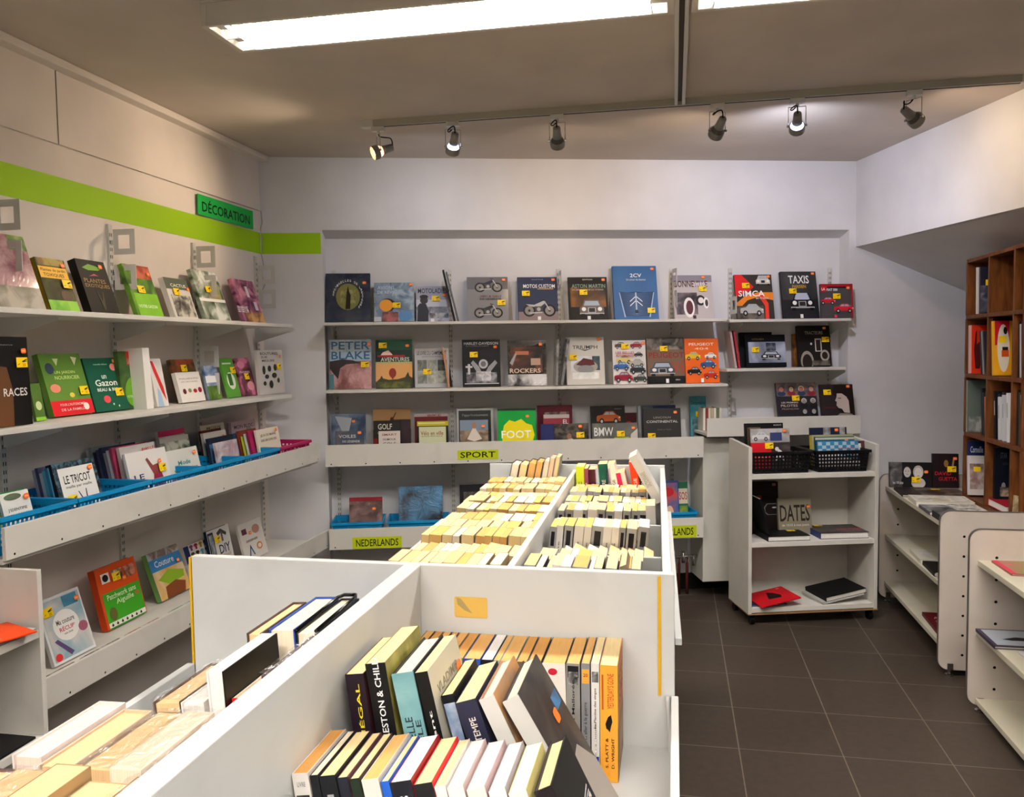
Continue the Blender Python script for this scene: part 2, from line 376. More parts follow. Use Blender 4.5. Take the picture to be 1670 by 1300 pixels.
def spot(x, aim, color, watt, lit, label, angle=75):
    P = V((x, 3.84, 2.573)); root = thing('spotlight', label, 'spotlight', T(*P), 'spotlights on the ceiling track')
    C = V((0, 0, -.115)); d = (V(aim)-(P+C)).normalized(); side = d.cross(UZ).normalized()
    a = MB(); a.box((-.03, -.014, -.02), (.03, .014, 0), PAINTED); a.tube([(0, 0, -.02), (0, 0, -.035)], .008, PAINTED); a.build('adapter', root)
    y = MB(); w = .036
    y.tube([C-side*w, V((0, 0, -.035))-side*w, V((0, 0, -.035))+side*w, C+side*w], .0022, CHROME, 6)
    for s in (-1, 1): y.tube([C+side*s*(w-.003), C+side*s*(w+.006)], .006, CHROME, 8)
    y.build('yoke', root)
    hd = MB(); hm = mat((.55, .55, .54), .4, metal=.3)
    hd.tube([C-d*.075, C-d*.073, C-d*.04, C-d*.02], [.012, .017, .019, .022], hm, 16)
    hd.tube([C-d*.001, C+d*.005, C+d*.03], [.031, .034, .034], hm, 20, cap=False)
    hd.tube([C+d*.03, C+d*.005, C-d*.001], [.0325, .0325, .029], hm, 20, cap=False)
    hd = hd.build('lamp_head', root, smooth=True)
    rg = MB(); rg.tube([C-d*.018, C-d*.002, C+d*.012], [.021, .028, .030], mat(color if lit else (.2, .18, .16), .3, emit=3.5 if lit else .4), 20); rg.build('reflector', hd)
    bl = MB(); bl.tube([C+d*.0125, C+d*.014], .029, mat(color, .3, emit=18), 20); bl.build('bulb', hd)
    cb = MB(); q = -side*.02
    pts = [V((0, 0, -.03)), V((0, 0, -.05))+q, V((0, 0, -.065))+q*1.6-d*.03, V((0, 0, -.07))-d*.07+UZ*.0, C-d*.075]
    fine = []
    for i in range(len(pts)-1):
        for k in range(4): fine.append(pts[i].lerp(pts[i+1], k/4))
    fine.append(pts[-1])
    for it in range(3): fine = [fine[0]]+[(fine[i-1]+fine[i]*2+fine[i+1])/4 for i in range(1, len(fine)-1)]+[fine[-1]]
    cb.tube(fine, .003, BLACK, 6); cb.build('lamp_cord', root, smooth=True)
    ld = bpy.data.lights.new('spot_lamp', 'SPOT'); ld.color = color; ld.energy = watt*SPOT; ld.spot_size = math.radians(angle); ld.spot_blend = 1.0; ld.shadow_soft_size = .025
    lo = bpy.data.objects.new('spot_lamp', ld); COL.objects.link(lo); lo.parent = root
    lo.matrix_local = Matrix.Translation(C+d*.04) @ d.to_track_quat('-Z', 'Y').to_matrix().to_4x4()
    return root
spot(-1.39, (-2.3, 3.25, 2.05), WARM, 36, True, 'leftmost spotlight on the track, turned towards the left wall', 105)
spot(-1.02, W(.95, 0, 1.7), COOL, 15, True, 'second spotlight from the left with a bright white ring', 150)
spot(-.525, W(1.75, 0, 1.75), WARM, 15, False, 'third spotlight from the left, dark-backed', 150)
spot(.19, W(2.2, 0, 1.8), WARM, 19, False, 'fourth spotlight from the left, right of the duct', 150)
spot(.527, W(3.1, 0, 1.75), (.80, .82, 1.0), 50, True, 'fifth spotlight from the left, bluish white and glaring', 155)
spot(1.0, (1.46, 4.25, 2.22), WARM, 13, False, 'rightmost spotlight on the track, turned to the beam', 140)

# ================================================================== wall shelving
# uprights
def upright(M, z0, z1, label, grp):
    mb = MB(); mb.box((-.012, -.012, z0), (.012, 0, z1), PAINTED); z = z0+.02
    while z < z1-.02:
        for s in (-1, 1): mb.box((s*.005-.0015, -.0127, z), (s*.005+.0015, -.011, z+.014), DARK)
        z += .03
    return tag(mb.build('shelf_upright', M=M), label, 'shelf upright', grp)
WM = frame(LC, WE, -WN, UZ)
UPS = [.389, 1.067, 1.72, 2.413, 2.779, 3.412]
for i, u in enumerate(UPS):
    upright(frame(W(u, -D, 0), WE, -WN, UZ), .3, 1.98, ['white slotted upright at the far left of the back recess','slotted upright between the lady-biker book and the silver motorcycle book','slotted upright beside the custom motorcycle book','slotted upright beside the tall blue book','slotted upright left of the red and orange car book','rightmost slotted upright, above the red car book'][i], 'slotted uprights in the back recess')
LM = lambda y: frame(V((-2.3, y, 0)), V((0, 1, 0)), V((-1, 0, 0)), UZ)
for i, y in enumerate((2.47, 3.078, 3.69, 4.30)):
    upright(LM(y), .35, 2.04, ['slotted upright nearest the camera on the left wall','slotted upright right of the black exotic plants book','slotted upright above the cactus book','slotted upright in the left back corner'][i], 'slotted uprights on the left wall')
def shelf(name, label, M, L, d0, d1, t, ups, tray=0, drop=0, holes=0, grp=None, bracket=True):
    """local x along the wall, -y towards the room, z = top surface"""
    r = thing(name, label, 'shelf', M, grp)
    mb = MB(); mb.box((0, -d1, -t), (L, -d0, 0), WHITE); mb.build('board', r, bevel=.0015)
    if tray:
        mb = MB(); mb.box((-.002, -d1-.014, -drop), (L+.002, -d1-.001, tray-drop), WHITE)
        if holes:
            for k in range(holes):
                x = .03+(L-.06)*k/(holes-1); p = ell(0, 0, .004, .004, 8)
                mb.add([(x+a, -d1-.0146, -drop+.014+b) for a, b in p], [list(range(8))], DARK)
        mb.build('front_panel', r, bevel=.001)
    if bracket:
        for u in ups:
            mb = MB(); mb.prism([(u-.0015, -d0-.002, -t), (u-.0015, -d0-.002, -t-.075), (u-.0015, -d0-.02, -t-.075), (u-.0015, -d1+.03, -t-.014), (u-.0015, -d1+.03, -t)], V((.003, 0, 0)), PAINTED); mb.build('bracket', r)
    return r
def bshelf(label, u0, u1, h, d1, ups, t=.016, tray=0, drop=0, holes=0):
    return shelf('wall_shelf', label, frame(W(u0, 0, h), WE, -WN, UZ), u1-u0, -D+.013, d1, t, [u-u0 for u in ups], tray, drop, holes, 'shelves on the back wall')
bshelf('long top shelf on the back wall holding face-out vehicle books', .354, 2.671, 1.666, .13, UPS[:4])
bshelf('long second shelf on the back wall below the top one', .354, 2.68, 1.285, .13, UPS[:4])
bshelf('short top shelf at the right end of the back wall', 2.689, 3.43, 1.66, .13, UPS[4:])
bshelf('short second shelf at the right end of the back wall', 2.672, 3.40, 1.371, .13, UPS[4:])
bshelf('short deep tray shelf with a blank white front at the right', 2.535, 3.46, 1.00, .18, UPS[4:], tray=.108, drop=.02)
bshelf('long tray shelf whose white front carries the sport sign', .352, 2.52, .878, .15, UPS[:4], tray=.122, drop=.02, holes=12)
bshelf('lowest long tray shelf with two nederlands signs', .362, 2.52, .405, .15, UPS[:4], tray=.118, drop=.02, holes=7)
def lshelf(label, y0, y1, h, d1, ups, tray=0, drop=0, holes=0):
    return shelf('wall_shelf', label, frame(V((-2.3, y0, h)), V((0, 1, 0)), V((-1, 0, 0)), UZ), y1-y0, .013, d1, .018, [y-y0 for y in ups], tray, drop, holes, 'shelves on the left wall')
LU = (2.47, 3.078, 3.69, 4.25)
lshelf('top shelf on the left wall with gardening books', 1.2, 4.17, 1.653, .28, LU)
lshelf('second shelf on the left wall with garden and flower books', 1.2, 4.14, 1.277, .28, LU)
lshelf('deep tray shelf on the left wall holding coloured baskets', 2.07, 4.27, .905, .36, LU, .098, .005, 12)
lshelf('lowest tray shelf on the left wall with sewing books', 2.10, 4.36, .43, .36, LU, .098, .035, 14)
# white square frame plates hung on the uprights
def plate(M, label, grp='square frame plates on the uprights'):
    mb = MB(); m = mat((.80, .80, .79), .45); a, b, h = .10, .024, .0012
    mb.box((.012, -h, 0), (.012+a, h, b), m); mb.box((.012, -h, .104-b), (.012+a, h, .104), m)
    mb.box((.012, -h, b), (.012+b, h, .104-b), m); mb.box((.012+a-b, -h, b), (.012+a, h, .104-b), m)
    mb.box((0, -.003, .04), (.014, .003, .06), m)
    return tag(mb.build('frame_plate', M=M), label, 'bracket plate', grp)
for y, z, l in ((3.08, 1.915, 'upper white square plate right of the exotic plants book'), (3.08, 1.77, 'lower white square plate beside the upright at the exotic plants book'),
                (3.69, 1.918, 'upper square plate above the cactus book'), (3.69, 1.778, 'square plate in front of the white flower book'),
                (3.69, 1.435, 'upper square plate on the second left shelf'), (3.69, 1.302, 'lower square plate on the second left shelf'),
                (4.30, 1.885, 'upper square plate in the left back corner'), (4.30, 1.75, 'lower square plate in the left back corner'),
                (2.47, 1.93, 'upper square plate cut by the left picture edge'), (2.47, 1.79, 'lower square plate cut by the left picture edge')):
    plate(frame(V((-2.29, y, z)), V((1, 0, 0)), V((0, 1, 0)), UZ), l)
for u, z, l in ((1.72, 1.86, 'square plate behind the custom motorcycle book'), (2.413, 1.87, 'upper square plate right of the tall blue book'), (2.413, 1.74, 'lower square plate right of the tall blue book'),
                (2.779, 1.70, 'square plate left of the red and orange car book'), (2.779, 1.40, 'square plate at the left end of the short second shelf'), (2.779, 1.085, 'square plate above the left end of the blank tray')):
    plate(frame(W(u, -D+.01, z), WN, WE, UZ), l)

# ---------------- hand-lettered signs
def sign(name, label, M, w, h, c, txt, tc='1c2418'):
    mb = MB(); mb.box((0, 0, 0), (w, .0008, h), mat(c, .6)); draw(mb, V((0, 0, 0)), V((w, 0, 0)), V((0, 0, h)), V((0, -1, 0)), [('t', txt, .5, .5, .86, .62, tc)])
    return tag(mb.build(name, M=M), label, 'sign')
sign('paper_sign', 'bright green hand-lettered sign reading DÉCORATION on the left wall', frame(V((-2.2865, 3.73, 2.185)), V((0, 1, 0)), V((-1, 0, 0)), UZ), .545, .1, '22b14c', 'DÉCORATION', '0c1a10')
sign('paper_sign', 'yellow-green sign reading SPORT on the tray front', frame(W(1.089, .1655, .880), WE, -WN, UZ), .232, .054, 'c3d21c', 'SPORT')
sign('paper_sign', 'yellow-green sign reading NEDERLANDS, left one on the lowest tray', frame(W(.489, .1655, .388), WE, -WN, UZ), .276, .066, 'c3d21c', 'NEDERLANDS')
sign('paper_sign', 'yellow-green sign reading NEDERLANDS, right one half hidden by the bins', frame(W(2.208, .1655, .389), WE, -WN, UZ), .272, .072, 'c3d21c', 'NEDERLANDS')

# ================================================================== books facing out on the back wall
BL = lambda d: (W(1, d, 0), WE, WN)
LL = lambda b: (V((-2.3+b, 3, 0)), V((0, 1, 0)), V((1, 0, 0)))
def book(label, line, x0, x1, yt, sh, t=.018, lean=13, xt=None, grp=None, **k):
    M, w, h = stand(x0, x1, yt, sh, line, t, lean, xt)
    return face_book('book', label, M, w, t, h, group=grp, **k)
G1, G2, G3 = 'books facing out on the top back shelf', 'books facing out on the second back shelf', 'books standing in the sport tray'
OR = (.88, .92)
ring = [('p', ell(.5, .52, .27, .27), '7d7a45'), ('n', .33, .38, .67, .66, '6d6a3c', '9c9a60', 30), ('p', [(.44,.27),(.46,.5),(.47,.62),(.5,.74),(.53,.62),(.56,.55),(.55,.27)], '20180f')]
for i, ch in enumerate('SENTINELLES DE L’EXTRÊME'):
    a = math.radians(172-i*9.2); ring.append(('t', ch, .5+.33*math.cos(a), .52+.33*math.sin(a), .035, .045, 'd8d8cc'))
h1 = 1.666; a = .0
book('dark blue book with a ringed lighthouse picture, leftmost on top back shelf', BL(-.01), 531, 604, 446, h1, .022, 12, grp=G1, cover='23283a', cmat=mat('20253a', .3, 'photo', '3a4048', 12), ops=ring, ora=(.87, .80))
book('blue book with an orange ball, second on the top back shelf', BL(-.01), 610, 676, 461, h1, .03, 14, grp=G1, cmat=mat('6d7f96', .12, 'film', '8fa3b8', 14), ops=[('n', .45, .3, 1, 1, '5c7088', 'a9bccb', 16), ('t', 'AVIONS', .3, .87, .42, .09, 'b9cbd8'), ('t', 'DE RÊVE', .3, .76, .42, .09, 'c9d6de'), ('p', ell(.34, .42, .18, .17), '3a2f33'), ('p', ell(.30, .41, .165, .155), 'f0a43a'), ('n', .2, 0, .6, .24, '4c3b3a', 'b46a6a', 18), ('p', ell(.78, .14, .17, .13), '5f8fc4'), ('r', 0, 0, .18, .12, 'c8ccd0')], yel=(.56, .41), ora=(.92, .94))
book('grey book with a biker seen from behind, third on the top back shelf', BL(-.01), 679, 733, 467, h1, .018, 13, grp=G1, cover='a2a4b6', ops=[('n', 0, 0, 1, .42, '6c6f7c', 'b9bccb', 18), ('r', 0, .42, 1, .62, 'c6c8d6'), ('t', 'MOTOLADIES', .5, .87, .88, .14, '1d1d24'), ('p', [(.03,0),(.05,.45),(.12,.52),(.3,.5),(.38,.3),(.36,0)], '2f3038'), ('p', ell(.24, .6, .12, .1), '3a3436'), ('p', ell(.24, .7, .13, .06), '26242a'), ('r', .44, .0, .54, .08, 'f2f2f2'), ('n', .4, .1, .98, .24, '4a4c54', 'c0c2c8', 30)], yel=(.6, .65), ora=(.86, .74))
# thin books leaning edge-on beside the second upright
for i, (u, t, hgt, an, c, l) in enumerate(((1.02, .010, .30, 12, '1c1c20', 'thin black book leaning edge-on against the second upright, top back shelf'), (1.04, .008, .29, 13, '6f7478', 'thin grey book leaning edge-on beside the black one, top back shelf'))):
    M = frame(W(u+.07, -.02, h1+.002), WN*-1, WE, UZ) ; th = math.radians(an)
    Uv = (UZ*math.cos(th)-WE*math.sin(th)); Yv = (-WE*math.cos(th)-UZ*math.sin(th))
    face_book('book', l, frame(W(u+.075, .06, h1+.004), -WN, Yv, Uv), .09, t, hgt, c, group=G1)
book('silver-grey book with two motorcycles on its cover', BL(-.01), 763, 830, 452, h1, .02, 13, xt=796, grp=G1, cmat=mat('8b8b8c', .16), ops=[('r', 0, .72, 1, 1, '6a6a6d')]+moto(.52, .82, .68, '35304a', .85)+[('t', '1001 & GALS', .58, .56, .5, .045, '7a3a30'), ('t', 'DE LÉGENDE', .57, .50, .52, .045, '26262a')]+moto(.5, .24, .7, '2d3034', .85), yel=(.83, .41), ora=(.9, .93))
book('navy book with a single silver motorcycle on the top back shelf', BL(-.01), 846, 911, 452, h1, .02, 13, grp=G1, cover='323b54', ops=[('r', 0, 0, 1, .2, '8d7d7e'), ('t', 'MOTOS CUSTOM', .54, .79, .8, .085, 'f2f2f2'), ('r', .5, .715, .9, .735, 'c8a060'), ('t', 'TUTTLE', .5, .94, .3, .02, 'a0a6b4')]+moto(.52, .3, .82, 'b9b9b6', .9)+[('r', .48, .01, .56, .09, 'f0f0f0')], yel=(.2, .62), ora=(.9, .93))
book('dark brown book with a grey sports car, left of the tall blue one', BL(-.01), 929, 993, 452, h1, .02, 13, xt=958, grp=G1, cover='24211c', ops=[('n', .05, .3, .95, .75, '2d241b', '96602f', 6), ('t', 'ASTON MARTIN', .52, .79, .86, .09, '86a08c'), ('t', 'LA LÉGENDE DE LA VITESSE', .5, .705, .8, .03, 'd8d0c0'), ('t', 'EDITION', .5, .94, .25, .03, 'c8c8c0')]+carfront(.58, .28, .62, '6c6359', .85)+[('r', .46, .01, .54, .09, 'f0f0f0')], yel=(.38, .64), ora=(.9, .93))
gr = [('n', 0, 0, 1, 1, '2b5a8e', '39699c', 3), ('p', [(.12,.52),(.3,.50),(.5,.52),(.7,.50),(.92,.52),(.8,.06),(.22,.06)], '1e3f68')]
for k in range(16):
    y = .09+k*.026; s_ = .28-.0*k; gr.append(('p', [(.23-.006*k, y),(.5, y-.012),(.8+.006*k, y),(.5, y-.004)], '6c8fb4'))
for yy in (.26, .34): gr.append(('p', [(.36, yy),(.5, yy+.1),(.64, yy),(.64, yy-.02),(.5, yy+.08),(.36, yy-.02)], 'e2e6ea'))
gr += [('r', .485, .1, .515, .5, 'b7c7d8'), ('p', [(.12,.5),(.14,.5),(.25,.04),(.22,.04)], 'a9bfd6'), ('p', [(.9,.5),(.92,.5),(.81,.04),(.78,.04)], 'a9bfd6'), ('t', '2CV', .52, .82, .26, .07, 'f4f4f0'), ('t', 'Un amour de chevron', .52, .74, .44, .035, 'd8dfe6'), ('p', ell(.5, .14, .04, .035), '15253a')]
book('tall blue book with a car grille and double chevron', BL(-.01), 1003, 1075, 434, h1, .024, 13, xt=1036, grp=G1, cover='2f5f96', ops=gr, yel=(.83, .16), ora=(.9, .94))
book('pale book with a white-tyred hot rod on the top back shelf', BL(-.01), 1101, 1165, 449, h1, .02, 13, xt=1130, grp=G1, cover='c0b8b6', ops=[('r', 0, .84, 1, 1, '8c8690'), ('t', 'BONNEVILLE', .46, .8, .84, .15, '4c2028'), ('t', 'SPEED', .68, .79, .3, .07, 'e8e4e0'), ('n', .05, .1, .6, .6, '2c2628', '8a7c80', 14), ('p', ell(.38, .26, .14, .23), 'f2eeea'), ('p', ell(.39, .26, .09, .16), '5b2e34'), ('p', ell(.68, .42, .12, .12), '2a2628'), ('p', ell(.69, .42, .07, .07), 'e8e2dc'), ('p', ell(.82, .36, .07, .13), 'f2eeea'), ('p', ell(.83, .36, .04, .08), '444044'), ('r', .46, 0, .54, .08, '3a302c')], yel=(.75, .68), ora=(.78, .95))
h1b = 1.66
book('black book with red and orange curves and two old cars', BL(-.01), 1203, 1264, 448, h1b, .02, 13, xt=1229, grp=G1, cover='3a342f', ops=[('p', [(0,1),(0,.5),(.35,.62),(.5,.72),(.3,.9),(.18,1)], 'e2282c'), ('p', [(.05,.22),(.3,.42),(.6,.5),(1,.42),(1,.6),(.6,.6),(.25,.52),(.0,.36)], 'f08a28'), ('p', [(.72,.55),(.86,.35),(.85,0),(.75,0),(.76,.3),(.62,.5)], 'e84030'), ('n', 0, 0, .72, .3, '3c3632', '6e665c', 20)]+carfront(.76, .87, .38, 'd6cfc0', .8)+car(.4, .2, .62, 'aeb0b0')+[('t', 'SIMCA', .42, .57, .7, .13, 'ffffff'), ('t', 'en France', .7, .47, .34, .05, 'f4d0c0')], yel=(.28, .75), ora=(.9, .95))
book('black book titled Taxis with a vintage cab', BL(-.01), 1279, 1337, 443, h1b, .024, 13, xt=1302, grp=G1, cover='232326', ops=[('n', 0, .4, 1, 1, '2a2a2c', '4a4a4c', 3), ('t', 'TAXIS', .5, .83, .58, .17, 'f2f2f0'), ('t', 'PARISIEN', .5, .68, .38, .07, 'd0a030')]+carfront(.55, .36, .66, '18181a', .75)+[('p', [(.36,.4),(.4,.54),(.7,.54),(.74,.4)], 'b9c2d6'), ('t', '20', .5, .07, .05, .04, '222222'), ('r', .46, .01, .54, .09, 'f0f0f0')], yel=(.3, .58), ora=(.9, .95))
book('wide red and grey book with two small red cars, right shelf end', BL(.085), 1340, 1392, 463, h1b, .022, 5, grp=G1, cover='4a4649', ops=[('r', 0, .9, 1, 1, 'a81c2c'), ('r', .95, 0, 1, 1, 'a81c2c'), ('r', 0, .78, .16, .92, 'd01828'), ('t', 'LA', .08, .85, .1, .07, 'ffffff'), ('t', 'FIAT 500', .35, .83, .34, .07, 'f0f0f0'), ('r', .2, .88, .8, .92, '1a1a1a')]+car(.2, .5, .5, 'c02030')+car(.7, .28, .62, 'd02838')+[('r', .4, .02, .48, .1, 'e04050')], yel=(.48, .64), ora=(.84, .88))
# ---- second shelf
h2 = 1.285
book('film-wrapped blue and pink book, leftmost on the second back shelf', BL(.02), 538, 606, 554, h2, .018, 9, grp=G2, cmat=mat('8fa6bb', .12, 'film', 'b7c0c8', 5), ops=[('f', .0, 0, 1, .56, '7d4a48', 'd0a0a0', 7), ('r', 0, .57, 1, .74, '9db8cf'), ('t', 'PETER', .5, .88, .92, .16, '33597c'), ('t', 'BLAKE', .5, .68, .92, .16, '33597c'), ('p', [(0,.56),(.3,.6),(.55,.58),(.75,.52),(.4,.5),(.25,.42),(.2,.2),(.1,.3),(.0,.42)], '2a2226'), ('r', 0, 0, .1, .3, '4f7f86')], yel=(.85, .49), ora=(.95, .9))
book('black and green book titled Aventures with a balloon at sunset', BL(.02), 613, 673, 554, h2, .022, 9, grp=G2, cover='122a22', ops=[('r', .1, .78, 1, 1, '0f4a34'), ('p', [(.12,.66),(.2,.74),(.35,.78),(.45,.7),(.5,.64)], 'e8c8c0'), ('r', .05, .64, .8, .68, '9c2430'), ('t', 'AVENTURES', .53, .59, .78, .085, 'dfe6cc'), ('r', 0, .5, 1, .54, 'c0b878'), ('r', 0, .12, 1, .5, 'e0a868'), ('p', ell(.46, .31, .1, .1), '8c2f22'), ('p', [(.40,.25),(.46,.17),(.52,.25)], '8c2f22'), ('p', [(0,.12),(.12,.2),(.16,.26),(.2,.2),(.35,.17),(.6,.18),(.8,.22),(.88,.33),(.92,.24),(1,.2),(1,.0),(0,0)], '33301a'), ('n', .05, .0, .95, .13, '2f3a1c', '6a6a30', 30)], yel=(.2, .88), ora=(.87, .87))
book('white camping encyclopedia with nine grey photographs', BL(.02), 677, 733, 568, h2, .02, 9, grp=G2, cover='b9bbbf', ops=[('t', 'LE LIVRE DU CAMPEMENT', .5, .88, .86, .1, '1c1c1c'), ('t', 'DES ACTIVITÉS DE PLEIN AIR', .55, .79, .66, .035, '333333'), ('n', .08, .1, .35, .4, '5c625c', 'a9ada4', 30), ('n', .38, .1, .64, .4, '8c908a', 'c8cabc', 30), ('n', .67, .1, .93, .4, '70766c', 'b8baae', 30), ('n', .08, .42, .35, .7, '4c504c', '9c9e96', 30), ('n', .38, .42, .64, .7, '82867e', 'c0c2ba', 30), ('n', .67, .42, .93, .7, '30342f', '5c625a', 30)], yel=(.36, .4), ora=(.86, .78))
for i, (u, c, l, hh, w_) in enumerate(((1.0, 'c08a66', 'thin pale orange book leaning edge-on, second back shelf', .235, .1), (1.018, '2a1c22', 'dark red and black book behind the pale orange one', .23, .12))):
    th = math.radians(8); Uv = UZ*math.cos(th)-WE*math.sin(th); Yv = -WE*math.cos(th)-UZ*math.sin(th)
    face_book('book', l, frame(W(u+.055, .08-.1*i, h2+.003), -WN, Yv, Uv), w_*.8, .01, hh, c, group=G2)
book('black book with a chrome engine on its cover', BL(.02), 755, 817, 554, h2, .02, 9, grp=G2, cover='17181c', ops=[('t', 'HARLEY-DAVIDSON', .5, .92, .9, .06, 'e8e8e8'), ('t', 'ENCYCLOPÉDIE DE LA MOTO', .4, .865, .6, .03, '8c8c90'), ('n', .1, .08, .9, .3, '3a3b40', '9a9ba0', 26), ('p', ell(.55, .48, .12, .1), 'b9babd'), ('p', ell(.55, .48, .07, .06), '6a6b70'), ('p', [(.28,.56),(.44,.42),(.5,.3),(.4,.28),(.22,.5)], '9a9ba0'), ('p', [(.86,.56),(.68,.42),(.6,.3),(.7,.28),(.92,.5)], '9a9ba0'), ('r', .08, .4, .26, .44, 'c8c8cc'), ('r', .14, .26, .2, .48, 'c8c8cc'), ('n', .35, .12, .75, .32, '8a8b90', 'd0d0d4', 30), ('r', .05, .055, .95, .07, 'd8d8d8')], yel=(.3, .68), ora=(.87, .84))
book('black film-wrapped book with a close-up of a copper coloured engine', BL(.02), 829, 892, 555, h2, .02, 9, xt=857, grp=G2, cmat=mat('1a1614', .14, 'film', '332821', 10), ops=[('n', .08, .3, .9, .85, '1a1412', '7c4a34', 9), ('r', .2, .68, .55, .76, 'b06a4c'), ('p', [(.05,.5),(.2,.72),(.24,.7),(.12,.45)], 'a0a0a0'), ('r', .6, .45, .85, .6, 'b89880'), ('f', 0, 0, 1, .25, '3a3a3a', 'e0e0e0', 9), ('t', 'ROCKERS', .45, .33, .8, .1, 'd8c8b4')], ora=(.86, .9), yel=None)
for i, (u, c, l, hh) in enumerate(((1.655, '6b6a68', 'film-wrapped grey book standing edge-on left of the cream motorcycle book', .27), (1.685, '4a4a4c', 'dark film-wrapped book leaning edge-on against the cream motorcycle book', .275))):
    th = math.radians(-7*i-2); Uv = UZ*math.cos(th)-WE*math.sin(th); Yv = -WE*math.cos(th)-UZ*math.sin(th)
    face_book('book', l, frame(W(u+.03, .06, h2+.003), -WN, Yv, Uv), .12, .014, hh, c, group=G2, cmat=mat(c, .1, 'film', 'a8a8a8', 10))
book('cream book with a vintage motorcycle photograph', BL(.03), 925, 987, 550, h2, .022, 9, grp=G2, cmat=mat('cfccc2', .15), ops=[('t', 'TRIUMPH', .5, .79, .66, .075, '26343c'), ('p', [(.3,.76),(.5,.71),(.7,.76),(.5,.735)], '26343c'), ('n', .12, .28, .88, .6, 'c8ccd0', 'eef0f0', 10), ('n', .68, .3, .88, .6, '2c3c40', '4c5c60', 20), ('p', ell(.5, .38, .32, .14), 'a8a098'), ('p', [(.25,.42),(.45,.56),(.7,.52),(.75,.42),(.5,.38)], '5c2a2a'), ('p', ell(.5, .33, .22, .08), '8c8c8c'), ('n', .15, .12, .85, .26, 'd8d8d4', 'f4f4f0', 20)], yel=(.18, .58), ora=(.86, .95))
cs = [('car', .25, .88, .36, '5a5446'), ('car', .72, .88, .36, 'a02a34'), ('car', .78, .67, .26, '2c2c2c'), ('car', .34, .55, .46, 'd8c678'), ('car', .72, .47, .46, 'b8b4a8'), ('car', .25, .4, .46, '3a68a8'), ('car', .74, .32, .48, '2c3438'), ('car', .3, .15, .56, '8c1c34'), ('car', .8, .12, .42, '3c4438')]
ops = []
for _, x, y, w_, c in cs: ops += car(x, y, w_, c, 1.0)
book('white book covered with classic cars in many colours', BL(.03), 1001, 1055, 555, h2, .018, 9, grp=G2, cover='e0dcd8', ops=ops+[('t', 'LES BELLES', .36, .71, .56, .055, 'b02838'), ('t', 'AUTOMOBILES', .36, .64, .56, .045, 'b02838')], yel=(.38, .86), ora=(.93, .93))
book('brown book with large red letters and a dark grey coupe', BL(.03), 1057, 1118, 551, h2, .02, 9, grp=G2, cover='76604e', ops=[('n', 0, .74, 1, 1, '28241f', '8c8478', 14), ('r', 0, 0, 1, .16, '14120f'), ('t', 'PEUGEOT', .52, .62, .94, .12, '8c2f24'), ('t', 'V6', .82, .36, .36, .26, 'a84a34')]+carfront(.4, .32, .66, '4c5058', .62)+[('r', .48, .01, .56, .1, 'f2f2f2'), ('t', 'édition', .8, .08, .12, .03, 'e0e0e0')], yel=(.45, .76))
ops = [('t', 'PEUGEOT', .5, .87, .74, .06, 'ffe8d8'), ('t', '404', .5, .77, .42, .05, 'ffd0a8')]
for x, y, w_, c in ((.24, .6, .44, 'e8c22c'), (.76, .6, .34, 'f0ece4'), (.68, .41, .46, '3c5a8c'), (.26, .26, .42, '26221e'), (.74, .17, .42, 'c03020')): ops += car(x, y, w_, c)
book('orange book with five small cars', BL(.03), 1119, 1174, 552, h2, .018, 9, grp=G2, cover='ee6a24', ops=ops+[('r', .44, .01, .52, .1, 'f2f2f2')], ora=None)
h2b = 1.371
book('black book with the title partly hidden, standing behind the vintage convertible book', BL(-.06), 1209, 1262, 542, h2b, .02, 10, grp=G2, cover='111214', ops=[('t', 'CITROËN', .6, .88, .5, .06, '9c8c2c')])
book('dark blue book with a black and white photograph of an old convertible', BL(.0), 1219, 1283, 546, h2b, .018, 10, grp=G2, cover='12141e', ops=[('n', .05, .14, 1, .78, '5c6478', 'c4cce0', 5), ('t', 'CITROËN', .3, .87, .3, .05, 'b0a040')]+carfront(.62, .36, .5, '20242c', .7)+[('n', .5, .5, .75, .75, '20242c', '6a7080', 30), ('r', 0, 0, 1, .14, '0e0f14')], yel=(.22, .54))
for i, (x, c, l) in enumerate(((2.735, 'b8a8a8', 'pale pink magazine leaning edge-on at the left of the short second shelf'), (2.757, 'a83440', 'thin red book leaning edge-on at the left of the short second shelf'))):
    th = math.radians(9); Uv = UZ*math.cos(th)-WE*math.sin(th); Yv = -WE*math.cos(th)-UZ*math.sin(th)
    face_book('book', l, frame(W(x+.03, .05, h2b+.003), -WN, Yv, Uv), .1, .012, .225, c, group=G2)
book('brown and amber book half hidden behind the tractor book', BL(-.075), 1293, 1320, 545, h2b, .02, 2, grp=G2, cover='4a2c20', cmat=mat('3a2018', .3, 'photo', 'a87030', 12))
book('black book titled Tracteurs with a vintage tractor', BL(-.01), 1304, 1357, 531, h2b, .024, 10, xt=1328, grp=G2, cover='1c1a19', ops=[('t', 'TRACTEURS', .5, .82, .56, .08, 'a8a49c'), ('r', .52, .36, .72, .68, 'c8c0b4'), ('r', .55, .38, .69, .65, '2a2624'), ('p', ell(.25, .12, .2, .26), '9c948c'), ('p', ell(.25, .1, .15, .2), '2a2522'), ('p', ell(.8, .26, .14, .14), 'a8a098'), ('p', ell(.8, .26, .09, .09), '2a2522'), ('n', .4, .02, .95, .14, '2c2826', '6c6660', 20), ('p', ell(.4, .55, .03, .03), 'd0c8c0')], yel=(.84, .65), ora=(.82, .93))
h3b = 1.0
